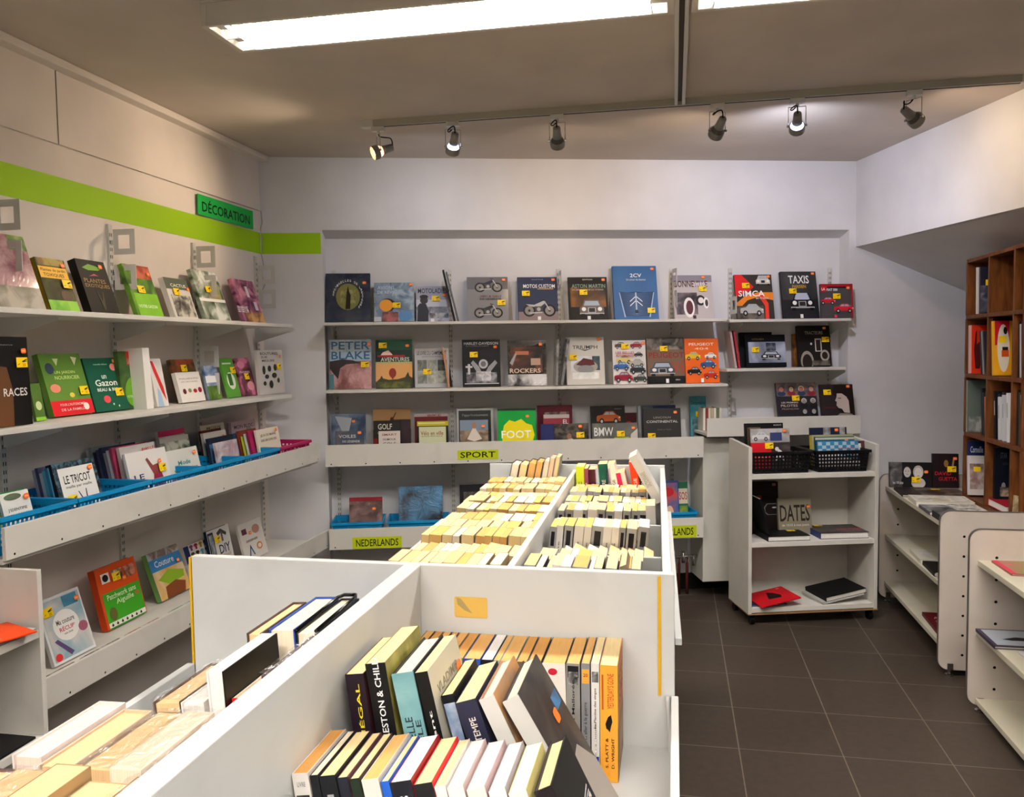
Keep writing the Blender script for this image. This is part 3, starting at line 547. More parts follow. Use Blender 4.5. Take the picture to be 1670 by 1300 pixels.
def faces(cols, rows, x0, y0, x1, y1, sk, hr, ct):
    o = []
    for i in range(cols):
        for j in range(rows):
            k = i*rows+j; cx = x0+(x1-x0)*(i+.5)/cols; cy = y0+(y1-y0)*(j+.5)/rows
            o += face(cx, cy, (x1-x0)/cols*.27, 1.05, sk[k % len(sk)], hr[k % len(hr)], ct[k % len(ct)])
    return o
book('book with many drivers’ portraits standing on the blank tray', BL(.05), 1270, 1335, 624, 1.07, .018, 14, grp='books on the blank right tray', xt=1300, cover='26242c', ops=[('n', 0, .6, 1, 1, '3a4454', '8c6a60', 20)]+faces(4, 1, 0, .62, 1, 1, ['b8765c', 'c8a088'], ['3a4a6a', '2a1c18', 'd8d0c8'], ['2c3c5c', '8c2c34'])+faces(2, 2, .55, 0, 1, .6, ['b0aca8', '8c8884'], ['2c2a2a', 'd0ccc8'], ['1c1c1c'])+[('t', 'PILOTES', .28, .32, .42, .07, 'c8b0a8'), ('t', 'FRANÇAIS', .3, .22, .42, .05, 'a08880'), ('t', 'LES PREMIERS', .3, .41, .42, .045, 'd8d0c8')], yel=(.46, .54))
book('dark book with the profile portrait of a long-haired man, on the blank tray', BL(.13), 1341, 1395, 627, 1.07, .018, 12, grp='books on the blank right tray', xt=1362, cover='262021', ops=[('p', [(.42,1),(.38,.7),(.5,.55),(.5,.2),(.62,.1),(.95,.1),(1,.4),(.98,.8),(.85,1)], '1c1413'), ('p', [(.5,.72),(.48,.6),(.43,.5),(.48,.47),(.46,.36),(.52,.28),(.62,.25),(.68,.14),(.85,.12),(.84,.5),(.78,.62),(.65,.72)], 'b8aaa4'), ('r', .52, .56, .62, .585, '3a2c28'), ('p', [(.4,0),(.55,.12),(.9,.1),(1,.0)], '88807c'), ('t', 'CINÉMA', .25, .3, .4, .08, '5c2028')], yel=(.2, .76), ora=(.84, .93))
# ---- sport tray
h3 = .895
def sp(label, x0, x1, yt, d, **k):
    k.setdefault('t', .016); k.setdefault('lean', 7); return book(label, BL(d), x0, x1, yt, h3, grp=G3, **k)
sp('blue sailing book, back one of the pair at the sport tray’s left end', 541, 597, 675, .0, cmat=mat('2c3c58', .4, 'photo', '8c9cb0', 9), ops=[('p', [(.1,.95),(.3,.6),(.5,.55),(.6,.9)], 'b0b8c0')], ora=(.65, .82))
sp('smaller sailing book in front, left end of the sport tray', 547, 594, 703, .08, cmat=mat('30425a', .4, 'photo', '6c6460', 9), ops=[('t', 'VOILES', .42, .8, .6, .12, 'd8dce0'), ('t', 'DE LÉGENDE', .55, .62, .6, .1, 'd8dce0'), ('p', [(.45,.0),(.5,.5),(.62,.0)], 'c8c8c8')], ora=(.85, .93))
sp('tan book with a golfer in silhouette, behind the golf books', 609, 671, 667, -.04, cover='b08a5c', ops=[('r', 0, 0, 1, .55, '3c3630'), ('p', ell(.5, .76, .05, .06), '4a1c1c'), ('p', [(.44,.72),(.56,.72),(.6,.55),(.42,.55)], '4a1c1c'), ('p', [(.52,.74),(.62,.92),(.6,.93),(.49,.76)], '4a1c1c')])
sp('dark red and black book right of the golf books', 640, 670, 684, .03, cover='2a1c24', ops=[('r', 0, 0, .4, 1, '5c1c2c'), ('r', .1, .1, .3, .3, 'c8a030')])
sp('black book titled Golf in the sport tray', 610, 654, 686, .05, cover='1c1c1a', ops=[('t', 'GOLF', .42, .83, .52, .16, 'd8d4c8'), ('t', 'ENCYCLOPÉDIE', .5, .66, .7, .07, '8c887c'), ('r', 0, 0, .14, .5, '8c1c24')])
sp('small white golf booklet in front of the black golf book', 618, 653, 703, .10, cover='d8d0c8', ops=[('t', 'SMART', .5, .86, .7, .08, '8c3a34'), ('t', 'GOLF', .5, .5, .6, .14, '2c6a8c'), ('t', 'HUMOUR', .5, .68, .6, .08, '333333'), ('p', ell(.3, .28, .14, .07), '2a2a2a'), ('p', ell(.7, .3, .12, .06), '2a2a2a')])
sp('dark red book at the back of the cycling pile', 677, 731, 675, -.04, cover='6c1c26', ops=[('r', 0, .93, 1, 1, 'c8b8b8'), ('t', 'BIKE', .6, .96, .4, .05, '6c1c26')])
sp('yellow-edged dark book in the middle of the cycling pile', 681, 732, 687, .03, cover='20201c', ops=[('r', 0, .86, 1, 1, 'c8c02c'), ('r', .04, .93, .9, .96, 'e8e4c0')])
sp('pale green book about city cycling', 684, 728, 696, .09, cover='cdd2ae', ops=[('t', 'Vélo en ville', .48, .78, .84, .14, '8c4424'), ('t', 'GUIDE PRATIQUE', .48, .67, .8, .05, '6c6c54'), ('r', .42, .08, .56, .14, '444444')])
sp('tall framed grey book behind the summer athlete book', 746, 806, 666, -.04, cover='34383a', ops=[('r', 0, 0, .05, 1, 'd8dad8'), ('r', .93, 0, 1, 1, 'd8dad8'), ('r', 0, .95, 1, 1, 'd8dad8'), ('t', 'l’apprivoisement', .5, .84, .7, .07, '9ca49c')])
sp('small book with a person in white and a red label', 751, 797, 685, .08, cover='7c8ca0', ops=[('n', 0, .35, 1, .7, '5c4c40', 'a08c78', 20), ('p', [(.25,.45),(.4,.68),(.5,.85),(.6,.68),(.78,.45),(.5,.38)], 'd8cfc4'), ('p', ell(.5, .84, .08, .09), 'a87c5c'), ('r', .25, 0, .95, .32, 'a02438'), ('t', 'HORS COMPLÉT', .6, .22, .5, .06, 'e8c8c8')], ora=(.82, .82))
sp('green and yellow book titled Foot', 813, 875, 666, .06, cover='0f9a3c', ops=[('r', 0, .95, 1, 1, '1c2c24'), ('p', [(.1,.35),(.16,.62),(.3,.74),(.45,.7),(.62,.76),(.75,.66),(.9,.62),(.96,.4),(.86,.12),(.6,0),(.3,0),(.14,.15)], 'f2e41c'), ('t', 'FOOT', .48, .42, .78, .17, 'ffffff'), ('r', .3, .24, .76, .26, 'c8b81c')], ora=(.78, .82))
sp('dark red tall book behind the rugby books', 878, 935, 661, -.04, cover='5c1624', ops=[('n', .2, .6, .9, .85, '3a2c2c', 'a08c84', 26)], yel=(.45, .55))
sp('red film magazine behind the rugby book', 888, 930, 676, .03, cover='8c3440', ops=[('r', 0, .9, 1, 1, 'b8b0b0'), ('t', 'EL', .85, .8, .2, .12, 'd8d8d8')], ora=(.9, .62))
sp('navy and black book titled Rugby with a crowd of players', 883, 961, 691, .09, cover='1c1c22', ops=[('n', .28, 0, 1, 1, '1a1818', '5c544c', 22), ('r', 0, 0, .27, 1, '1c2458'), ('v', 'RUGBY', .14, .36, .6, .14, 'f0f0f0'), ('p', [(.52,.0),(.5,.3),(.58,.5),(.66,.48),(.72,.3),(.72,0)], 'c8bcb4'), ('p', ell(.59, .56, .05, .1), '8c6a54')], yel=(.82, .6), ora=(.82, .9))
sp('tall dark book with an orange sports car, behind the racing car book', 965, 1021, 662, -.03, cover='1e1b18', ops=car(.52, .72, .7, 'b4582a')+[('t', 'ÉDITION', .8, .93, .2, .025, '8c8c80')], ora=(.92, .45))
sp('dark red book edge right of the orange sports car book', 1018, 1040, 673, -.05, cover='3a1014', ops=[('p', ell(.4, .7, .2, .06), '8c1c24')])
sp('grey-green book with a pale green racing car', 967, 1041, 690, .09, cover='5c5e5a', ops=[('n', 0, 0, 1, 1, '4c4e4c', '74766c', 5), ('t', 'BMW', .25, .7, .42, .3, 'e4e4e0'), ('p', [(.35,.3),(.5,.5),(.8,.5),(.95,.3),(.95,.1),(.3,.1)], 'a4b84c'), ('p', [(.8,.1),(.85,.6),(1,.8),(1,.1)], 'c8c4bc')], yel=(.62, .62), ora=(.9, .82))
sp('silver and blue book at the back behind the pale saloon book', 1042, 1104, 661, -.04, cover='4a505c', ops=[('r', 0, 0, .08, 1, 'b8bcc0'), ('r', .4, .9, 1, 1, '1c2850')])
sp('white magazine sticking out right of the pale saloon book', 1095, 1119, 684, .02, cover='c8c8c4')
sp('dark book with a pale saloon car, rightmost in the sport tray', 1051, 1112, 666, .07, xt=1079, cover='32312f', ops=[('t', 'LINCOLN', .5, .78, .46, .045, '9a968e'), ('t', 'CONTINENTAL', .5, .68, .84, .06, 'd0ccc4'), ('t', 'Classic to Classic', .55, .49, .38, .035, '6c6a66')]+car(.55, .1, .8, '8490a8', .8), yel=(.2, .34), ora=(.85, .9))
book('blue-green book titled Décapotables right of the sport tray', BL(-.05), 1127, 1153, 646, .93, .016, 5, grp=G3, cmat=mat('2c7c8c', .4, 'photo', '58a0a8', 8), ops=[('t', 'Décapotables', .5, .84, .9, .11, '14242c'), ('n', .1, .1, .6, .5, '20343c', '6c8c90', 14)], yel=(.55, .6))
for k in range(7):
    c = ['e0dcd0', '8c3a34', 'd8d4c4', 'c8b890', 'e8e4d8', '6c7c60', 'd8cfc0'][k]
    M = frame(W(2.56+.0165*k, .04, 1.002), WE, -WN, UZ)
    face_book('small_book', ORD[k]+' from the left of the tiny booklets standing in the blank tray', M, .014, .1, .135, c, group='tiny booklets in the blank tray', pages=PWHITE)
# ---- lowest tray on the back wall
G4 = 'books in the lowest back tray'
book('film-wrapped dark red book in the left blue basket of the lowest tray', BL(.04), 570, 624, 811, .43, .02, 9, grp=G4, cmat=mat('3a1c20', .1, 'film', '8c6c68', 9), ops=[('r', 0, .9, 1, 1, '8c1c24')], ora=(.75, .7))
book('crinkled film-wrapped blue book in the lowest tray', BL(.04), 651, 723, 793, .43, .022, 9, grp=G4, cmat=mat('5c94c0', .1, 'film', '2c2c30', 6), sops=[('r', 0, 0, 1, 1, '8c1c2c')])
book('black-framed book in the lowest tray partly behind the bins', BL(.02), 751, 815, 790, .43, .02, 8, grp=G4, cover='14141a', ops=[('n', .1, .1, .9, .85, '2c2c30', '5c5c54', 16)])
book('blue children’s comic in the right basket of the lowest tray', BL(.04), 1078, 1109, 784, .43, .012, 8, grp=G4, cover='3a4c8c', ops=[('n', .05, .05, .95, .95, '4c68a8', 'c05c5c', 14), ('p', ell(.45, .75, .3, .1), 'c82c34'), ('p', ell(.5, .3, .2, .15), 'e8c0a0')])
book('green comic with red lettering at the right end of the lowest tray', BL(.03), 1108, 1124, 786, .43, .012, 8, grp=G4, cover='2c6c4c', ops=[('r', .05, .5, .95, .85, 'd8d0b8'), ('t', 'SOS', .5, .68, .8, .18, 'a02c44'), ('n', .1, .05, .9, .45, '4c8c3c', 'a0a040', 14)])

# ================================================================== baskets
def lattice(mb, P, U, Vv, nu, nv, m, solid_top=2, step=None):
    """wall of small square holes between bars"""
    P = V(P); U = V(U); Vv = V(Vv)
    for i in range(2*nu+1):
        for j in range(2*nv+1+solid_top):
            if i % 2 == 1 and j % 2 == 1 and j < 2*nv+1: continue
            a = U*(i/(2*nu+1)); b = U*((i+1)/(2*nu+1)); c = Vv*(j/(2*nv+1+solid_top)); d = Vv*((j+1)/(2*nv+1+solid_top))
            mb.add([P+a+c, P+b+c, P+b+d, P+a+d], [(0, 1, 2, 3)], m)
def basket(label, M, L, Wd, h, c, grp, nu=16, nv=4):
    r = thing('basket', label, 'basket', M, grp); m = mat(c, .35); q = .012
    b = MB(); lo = [V((q, q, 0)), V((L-q, q, 0)), V((L-q, Wd-q, 0)), V((q, Wd-q, 0))]; hi = [V((0, 0, h)), V((L, 0, h)), V((L, Wd, h)), V((0, Wd, h))]
    for k in range(4):
        a0, a1, b0, b1 = lo[k], lo[(k+1) % 4], hi[k], hi[(k+1) % 4]; n_ = nu if k % 2 == 0 else max(6, int(nu*Wd/L))
        N_, K_ = 2*n_+1, 2*nv+2
        for i in range(N_):
            for j in range(K_):
                if i % 2 == 1 and j % 2 == 1 and j < 2*nv+1: continue
                f = lambda s, t: (a0.lerp(a1, s)).lerp(b0.lerp(b1, s), t)
                b.add([f(i/N_, j/K_), f((i+1)/N_, j/K_), f((i+1)/N_, (j+1)/K_), f(i/N_, (j+1)/K_)], [(0, 1, 2, 3)], m)
    b.add(lo, [(3, 2, 1, 0)], m)
    o = b.build('body', r); md = o.modifiers.new('solid', 'SOLIDIFY'); md.thickness = .0016
    rm = MB(); t = .008
    rm.box((-t, -t, h), (L+t, 0, h+.003), m); rm.box((-t, Wd, h), (L+t, Wd+t, h+.003), m); rm.box((-t, 0, h), (0, Wd, h+.003), m); rm.box((L, 0, h), (L+t, Wd, h+.003), m)
    rm.box((-t, -t, h-.012), (L+t, -t+.0015, h), m); rm.box((-t, Wd+t-.0015, h-.012), (L+t, Wd+t, h), m); rm.box((-t, -t, h-.012), (-t+.0015, Wd+t, h), m); rm.box((L+t-.0015, -t, h-.012), (L+t, Wd+t, h), m)
    rm.build('rim', r, bevel=.001)
    return r
BLUE, PINK = '1186bd', 'b01e5c'
YS = [2.02, 2.41, 2.81, 3.18, 3.51, 3.86, 4.23]
BK = ['blue basket at the left picture edge with the tree book', 'blue basket holding the knitting book', 'blue basket with the patchwork and sewing magazines', 'blue basket below the fashion decoration book', 'blue basket with the film-wrapped booklets', 'magenta basket at the corner end of the tray']
for i in range(6):
    basket(BK[i], frame(V((-1.962, YS[i]+.010, .906)), V((0, 1, 0)), V((-1, 0, 0)), UZ), YS[i+1]-YS[i]-.020, .31, .114, PINK if i == 5 else BLUE, 'baskets in the left tray', 20 if i < 3 else 15, 5)
for u0, u1, l in ((.375, .655, 'blue basket at the left of the lowest back tray'), (.69, 1.035, 'second blue basket of the lowest back tray'), (2.19, 2.49, 'blue basket at the right end of the lowest back tray')):
    basket(l, frame(W(u0, .135, .406), WE, -WN, UZ), u1-u0, .22, .125, BLUE, 'baskets in the lowest back tray', 12, 3)

# ================================================================== books on the left wall
GL1, GL2, GL3, GL4 = 'books on the top left shelf', 'books on the second left shelf', 'books in the left tray baskets', 'books on the lowest left tray'
l1 = 1.654
def lb(label, x0, x1, yt, sh, base, grp, t=.02, lean=18, xt=None, **k):
    return book(label, LL(base), x0, x1, yt, sh, t, lean, xt, grp, **k)
lb('large glossy pink blossom book cut by the left edge', -20, 76, 384, l1, .14, GL1, xt=20, cmat=mat('8c5c68', .1, 'film', 'd8b8b8', 7), ops=[('n', 0, .0, 1, .3, '6c6c5c', 'b0a89c', 14), ('n', .7, .8, 1, 1, '3c5c2c', '8ca05c', 20)])
lb('yellow-titled book about poisonous garden plants', 84, 131, 422, l1, .14, GL1, xt=80, t=.024, spine='8c7a1c', cmat=mat('2c2a16', .5, 'photo', '4a4c24', 12), ops=[('r', .02, .62, .98, .84, 'f0b82c'), ('t', 'Plantes de jardin', .5, .77, .84, .07, '3c2c14'), ('t', 'TOXIQUES', .48, .68, .7, .07, '3c2c14'), ('n', .05, .86, .95, 1, '5c3c2c', 'a08c3c', 14), ('n', 0, 0, 1, .2, '5c9c1c', '8cc83c', 14), ('p', ell(.7, .3, .2, .1), '4c3424')], yel=(.8, .52), ora=(.85, .88))
lb('black book titled Plantes Exotiques', 150, 196, 424, l1, .15, GL1, t=.034, xt=142, cover='15130f', ops=[('p', [(.15,.84),(.4,.92),(.85,.87),(.7,.81),(.35,.8)], '6c9c2c'), ('t', 'PLANTES', .46, .6, .74, .08, '8c7034'), ('t', 'EXOTIQUES', .5, .5, .84, .08, '8c7034'), ('p', [(.3,.68),(.5,.74),(.65,.7),(.5,.7)], 'b04a5c'), ('p', [(.48,.05),(.4,.4),(.42,.4),(.5,.2),(.6,.4),(.62,.4),(.54,.05)], '3a3020')], ora=(.76, .88))
lb('green lawn book beside the exotic plants book on the top left shelf', 226, 268, 434, l1, .13, GL1, xt=228, cmat=mat('3c5c24', .5, 'photo', '7cb02c', 10), ops=[('n', .4, .74, 1, 1, '8c2c24', 'c86c4c', 14), ('n', .1, 0, 1, .45, '7ab42c', '8cc83c', 4), ('t', 'VOTRE GAZON', .5, .2, .7, .06, 'e4f0d0')], yel=(.4, .52), ora=(.86, .84))
lb('white and grey book titled Cactus', 287, 324, 453, l1, .13, GL1, t=.026, xt=276, cover='d8d4cc', ops=[('r', 0, .72, 1, 1, '5c6454'), ('t', 'CACTUS', .55, .82, .66, .08, 'f0f0e8'), ('n', .1, .04, .95, .58, '3c3a34', 'c8c4b8', 24)], yel=(.36, .65), ora=(.9, .74))
lb('white-flowered garden book behind the square plate', 337, 378, 443, l1, .13, GL1, xt=338, cmat=mat('3c4c34', .5, 'photo', 'e0e4dc', 12), ops=[('r', 0, .38, 1, .44, 'f4f4f0'), ('n', .4, .44, .9, .7, 'c8a0a8', '8c9c3c', 18)], yel=(.42, .62))
lb('purple and pink floral book at the right end of the top left shelf', 400, 434, 456, l1, .13, GL1, t=.022, xt=390, cmat=mat('5c2c4c', .5, 'photo', 'd890a8', 16), ops=[('n', .15, 0, 1, .25, '6c3c24', 'd8a86c', 16), ('v', 'FLEURS', .1, .3, .5, .14, 'f0f0f0'), ('r', .5, .6, .62, .85, 'f0e8ec'), ('r', .7, .3, .85, .5, 'e0d8e0')])
l2 = 1.278
lb('upright black book with large white lettering, left on the second shelf', -46, 54, 549, l2, .24, GL2, t=.03, lean=2, cover='0e0c0c', ops=[('p', [(.3,0),(.34,.5),(.45,.68),(.62,.66),(.7,.4),(.68,0)], '5c3c24'), ('t', 'RACES', .74, .38, .4, .09, 'e8e4e0'), ('t', 'éditions', .55, .91, .4, .015, '8c8c8c')], yel=(.86, .71), ora=(.9, .84))
lb('small green booklet behind the black book on the second left shelf', 60, 76, 625, l2, .18, GL2, t=.012, lean=10, cover='4c6c2c', ops=[('r', 0, 0, 1, .1, '8cc83c'), ('p', ell(.5, .4, .3, .12), 'c8d8a0')], xt=62)
lb('green book with vegetables titled Un Jardin Nourricier', 89, 155, 577, l2, .14, GL2, xt=93, t=.024, lean=15, cover='5c8434', ops=[('r', 0, 0, 1, .24, 'd8242c'), ('t', 'UN JARDIN', .52, .69, .5, .06, 'c8e07c'), ('t', 'NOURRICIER', .55, .61, .6, .06, 'c8e07c'), ('p', ell(.2, .44, .12, .07), 'e89078'), ('p', ell(.18, .76, .1, .09), '3c4c5c'), ('p', [(.3,.92),(.36,.8),(.44,.92)], 'c8d89c'), ('p', [(.75,.95),(.8,.8),(.9,.93)], 'd8e0b0'), ('p', ell(.55, .32, .06, .04), 'e8d04c'), ('t', 'POUR L’AUTONOMIE', .5, .17, .6, .04, 'f8d8d0'), ('t', 'DE LA FAMILLE', .5, .09, .6, .04, 'f8d8d0'), ('p', ell(.82, .12, .07, .06), 'f4f0e8')], yel=(.85, .38))
lb('dark green book titled Un Gazon Beau & Bio', 158, 212, 584, l2, .14, GL2, xt=160, lean=15, cover='14503c', ops=[('t', 'un', .48, .64, .14, .07, 'f4f4f0'), ('t', 'Gazon', .5, .53, .64, .12, 'f4f4f0'), ('t', 'BEAU & BIO', .5, .4, .62, .06, 'f4f4f0'), ('p', ell(.4, .22, .1, .07), 'e04c54'), ('p', ell(.82, .82, .1, .07), 'f08c84'), ('t', 'nouvelle édition', .46, .88, .4, .03, 'c8d8cc'), ('p', ell(.7, .08, .02, .02), 'd8e8c0'), ('p', ell(.55, .12, .02, .02), 'd8e8c0')], yel=(.78, .34), ora=(.86, .93))
lb('upright green lawn book with a red panel on the second left shelf', 201, 241, 573, l2, .13, GL2, lean=4, cmat=mat('2c4424', .5, 'photo', '4c6c34', 10), ops=[('p', ell(.5, .3, .34, .26), '6ca42c'), ('r', .3, .76, .75, 1, 'b03428'), ('n', .32, .78, .7, .88, '8c3c2c', 'd0a08c', 20), ('t', 'VOTRE GAZON', .5, .22, .6, .04, 'd8e8c0')], ora=(.86, .82), yel=None)
M, w_, h_ = stand(240, 250, 573, l2, LL(.19), .006, 3)
face_book('book', 'thick white-paged book standing with its page edges to the room', M, .045, .1, .25, 'f0eeea', pages=PWHITE, group=GL2)
lb('slim red and blue book leaning right of the white page edges', 257, 276, 585, l2, .17, GL2, t=.012, lean=10, xt=256, cover='e4e0dc', ops=[('p', [(.1,.95),(.3,.95),(.8,.4),(.9,.1),(.6,.3),(.2,.75)], 'c83434'), ('p', [(.1,0),(.3,.4),(.5,.3),(.6,0)], 'a8c4e0')])
lb('green flower book behind the white orchid book', 295, 332, 586, l2, .10, GL2, xt=298, lean=14, cmat=mat('2c3c1c', .5, 'photo', 'a04c34', 14), yel=(.45, .78))
lb('white book with a row of small dark red flowers', 298, 336, 607, l2, .14, GL2, xt=302, lean=14, cover='ece8e2', ops=[('t', 'PHALAENOPSIS', .5, .78, .8, .06, 'a89c94'), ('t', 'LES ORCHIDÉES', .5, .68, .7, .05, 'a89c94'), ('p', ell(.2, .36, .07, .09), '6c2c34'), ('p', ell(.42, .38, .07, .07), '8c8c5c'), ('p', ell(.64, .36, .08, .07), 'c02c34'), ('p', ell(.85, .38, .08, .09), '8c1c3c')])
lb('blue-white booklet behind the square plate on the second left shelf', 342, 363, 596, l2, .12, GL2, t=.012, lean=10, cmat=mat('4c6ca0', .3, 'photo', 'e0e4e8', 12), ops=[('r', 0, .5, 1, .7, 'f0f0f0'), ('n', 0, 0, 1, .4, '3c5c24', '6c8c3c', 18)])
lb('small green herb booklet right of the square plate', 374, 394, 584, l2, .13, GL2, t=.012, xt=369, lean=14, cover='5ca03c', ops=[('p', ell(.5, .42, .32, .22), 'e8f0dc'), ('r', .3, .3, .6, .6, '3c6c2c'), ('r', .1, .84, .8, .88, 'd8ecc8')], yel=(.75, .68))
lb('dark pink flower book, second from the corner on the second left shelf', 397, 420, 584, l2, .13, GL2, t=.016, xt=391, lean=14, cmat=mat('3c1c24', .5, 'photo', 'd87c9c', 14), ops=[('p', ell(.35, .82, .25, .1), 'e08ca4'), ('p', ell(.7, .25, .25, .12), 'e8a0b0'), ('t', 'PIVOINES', .5, .62, .7, .06, 'f0d8dc')], yel=(.5, .5))
Mb = frame(V((-2.15, 4.16, l2+.006)), V((.75, .66, 0)).normalized(), V((-.66, .75, 0)).normalized(), UZ)
lb('pale grey book with dark leaves titled Boutures, in the corner', 425, 465, 571, l2, .16, GL2, t=.018, lean=3, xt=445, cover='d0ccc6', ops=[('t', 'BOUTURES', .45, .92, .7, .06, '3c3c38'), ('t', 'SUR', .25, .84, .25, .05, '3c3c38'), ('t', 'MESURE', .4, .76, .5, .05, '3c3c38')]+[('p', ell(x, y, a_, b_), '2c302c') for x, y, a_, b_ in ((.2,.55,.06,.1),(.42,.58,.07,.07),(.65,.6,.06,.08),(.3,.4,.08,.05),(.6,.42,.1,.06),(.2,.25,.06,.05),(.45,.22,.08,.09),(.75,.3,.05,.06))], yel=(.78, .62), ora=(.85, .85))
# ---- left tray, in the baskets
l3 = .914
def stack(x0, x1, yt, base, grp, cols, names, step=.014, t=.012, lean=12, **k):
    for i, (c, n_) in enumerate(zip(cols, names)):
        lb(n_, x0-5.5*(i+1), x1-5.5*(i+1)-(8 if i > 3 else 0), yt+ (i % 3)*4, l3, base-step*(i+1), grp, t=t, lean=lean, cover=c, **k)
lb('olive booklet with a round orange sticker at the left picture edge', -14, 16, 820, l3, .28, GL3, t=.012, xt=-8, cover='7c8c3c', ops=[('r', 0, 0, .8, .6, 'd8d8c0')], ora=(.6, .7))
lb('white book titled J’identifie les arbres', 18, 64, 802, l3, .25, GL3, xt=22, t=.014, lean=14, cover='e2e4e0', ops=[('p', ell(.42, .9, .3, .07), '54604c'), ('t', 'J’IDENTIFIE', .5, .62, .66, .08, '3c3c3c'), ('t', 'LES ARBRES', .5, .5, .72, .08, '3c3c3c'), ('n', .3, .1, .8, .35, 'b0a89c', 'e0e0dc', 20)], ora=(.85, .86))
stack(16, 62, 797, .25, GL3, ['2c6c3c', 'd8d86c', '2a2a24'], ['green book just behind the tree book', 'yellow-green book behind the tree book', 'black book at the back behind the tree book'])
lb('white-paged knitting book titled Le Tricot with a black patterned border', 108, 176, 752, l3, .24, GL3, xt=114, t=.022, lean=14, cover='16161a', ops=[('n', 0, 0, 1, 1, '121214', '4c6c7c', 60), ('r', .1, 0, .92, .9, 'ecebe6'), ('t', 'LE TRICOT', .5, .7, .62, .14, '16161a'), ('t', 'maille par maille', .5, .57, .6, .06, '3c3c40'), ('p', ell(.55, .2, .22, .16), '3ca0d8'), ('p', [(.5,.34),(.44,.48),(.46,.48),(.53,.34)], '24384c'), ('p', [(.6,.34),(.62,.5),(.64,.5),(.63,.34)], '24384c')], yel=(.26, .36), ora=(.82, .84))
stack(104, 172, 753, .24, GL3, ['2c6484', '4c9cb4', 'a8b0bc', '3c3f5c', '8c94a0'], ['blue book directly behind the knitting book', 'pale teal book behind the knitting book', 'light grey book in the knitting basket', 'dark blue book near the back of the knitting basket', 'grey magazine at the very back of the knitting basket'], step=.018)
lb('white craft magazine titled Le Patch with a dancing figure', 222, 286, 736, l3, .25, GL3, xt=228, t=.012, lean=12, cover='e6e4e0', ops=[('p', [(.45,.82),(.5,.85),(.6,.68),(.72,.7),(.8,.62),(.76,.5),(.78,.2),(.6,.2),(.58,.5)], '8c4444'), ('p', [(.58,.5),(.78,.5),(.84,.2),(.5,.2)], 'a02c44'), ('t', 'LE', .22, .5, .24, .11, '242c6c'), ('t', 'PATCH', .45, .33, .74, .12, '242c6c')], yel=(.8, .6), ora=(.76, .74))
lb('pale magazine with the red word patch, behind the white craft magazine', 212, 268, 727, l3, .21, GL3, xt=212, t=.014, lean=10, cover='d8d4d0', ops=[('t', 'patch', .8, .9, .38, .08, 'd83c34')])
stack(208, 262, 722, .21, GL3, ['a83c5c', 'd0ccd4', '8c8c9c', '2c3050', '3c4060', '24263c', '8c9c98', 'c0c0bc'], ['pink-spined magazine in the patchwork basket', 'pale lilac magazine in the patchwork basket', 'grey magazine third behind the patchwork magazine', 'navy book in the patchwork basket', 'slate blue book in the patchwork basket', 'darkest navy book in the patchwork basket', 'grey-green book at the back of the patchwork basket', 'whitish book at the very back of the patchwork basket'], step=.0155)
lb('white book titled Mode et Décoration with a photograph on top', 285, 334, 732, l3, .23, GL3, xt=294, t=.016, lean=12, cover='dcdcd6', ops=[('r', 0, 0, 1, .32, 'b03c40'), ('n', .1, .1, .9, .28, 'a03c3c', 'e0d0cc', 30), ('t', 'Mode', .5, .66, .4, .11, '2c8c8c'), ('t', 'et décoration', .52, .5, .76, .1, '2c8c8c')], ora=(.85, .86))
lb('photo book with a picture strip behind the fashion decoration book', 276, 322, 712, l3, .18, GL3, xt=280, t=.014, lean=10, cover='a8a49c', ops=[('n', 0, .55, 1, .9, '2c3c24', 'b8bcae', 14)])
lb('magazine with a magenta top band at the back of the fashion basket', 272, 314, 701, l3, .13, GL3, xt=278, t=.014, lean=8, cover='bcb8b4', ops=[('r', 0, .9, 1, 1, 'c02c5c')])
lb('small film-wrapped booklet with pink print', 362, 397, 719, l3, .25, GL3, xt=368, t=.012, lean=10, cmat=mat('b8a0a8', .1, 'film', 'd8d0d4', 12), ora=(.65, .5))
lb('black and blue book behind the film-wrapped booklet', 352, 392, 711, l3, .21, GL3, xt=362, t=.014, lean=10, cover='1c2434', ops=[('r', 0, 0, .3, .85, '4c7ca8')])
lb('white magazine with an orange sticker, upper middle basket', 344, 380, 703, l3, .17, GL3, xt=353, t=.014, lean=9, cover='d8d4cc', ops=[('t', 'DESSIN', .4, .8, .4, .06, '5c5c54')], ora=(.8, .86))
lb('dark red-spined book in the upper middle basket', 340, 372, 700, l3, .145, GL3, xt=346, t=.014, lean=8, cover='5c2424')
lb('cream tall magazine at the back of the upper middle basket', 338, 376, 692, l3, .12, GL3, xt=345, t=.014, lean=7, cover='b8b09c', ops=[('t', 'MODE', .55, .93, .6, .05, '54503c')])
lb('cream booklet with a brown oval picture in the magenta basket', 429, 464, 698, l3, .26, GL3, xt=436, t=.012, lean=10, cover='e8e0cc', ops=[('t', 'JEUX DE MAINS', .5, .82, .7, .08, '4c4434'), ('t', 'DES BRODEUSES', .5, .7, .7, .06, '4c4434'), ('p', ell(.5, .3, .34, .16), '3c2418'), ('p', ell(.5, .32, .2, .1), 'a04c3c')], ora=(.85, .92))
stack(424, 452, 698, .26, GL3, ['a02450', 'e0e0d8', 'c8d03c', '8c3c2c', '4c6c9c'], ['crimson booklet behind the cream booklet', 'white booklet near the magenta basket', 'lime booklet near the corner', 'rust booklet near the corner', 'blue booklet near the corner'], step=.02)
lb('tall pale pink book with grey letters at the back near the corner', 386, 424, 684, l3, .11, GL3, xt=408, t=.02, lean=6, cover='c0a8b0', ops=[('t', 'MON BLOC', .5, .88, .8, .08, '3c3c40'), ('p', ell(.7, .8, .12, .05), '8c8c90')])
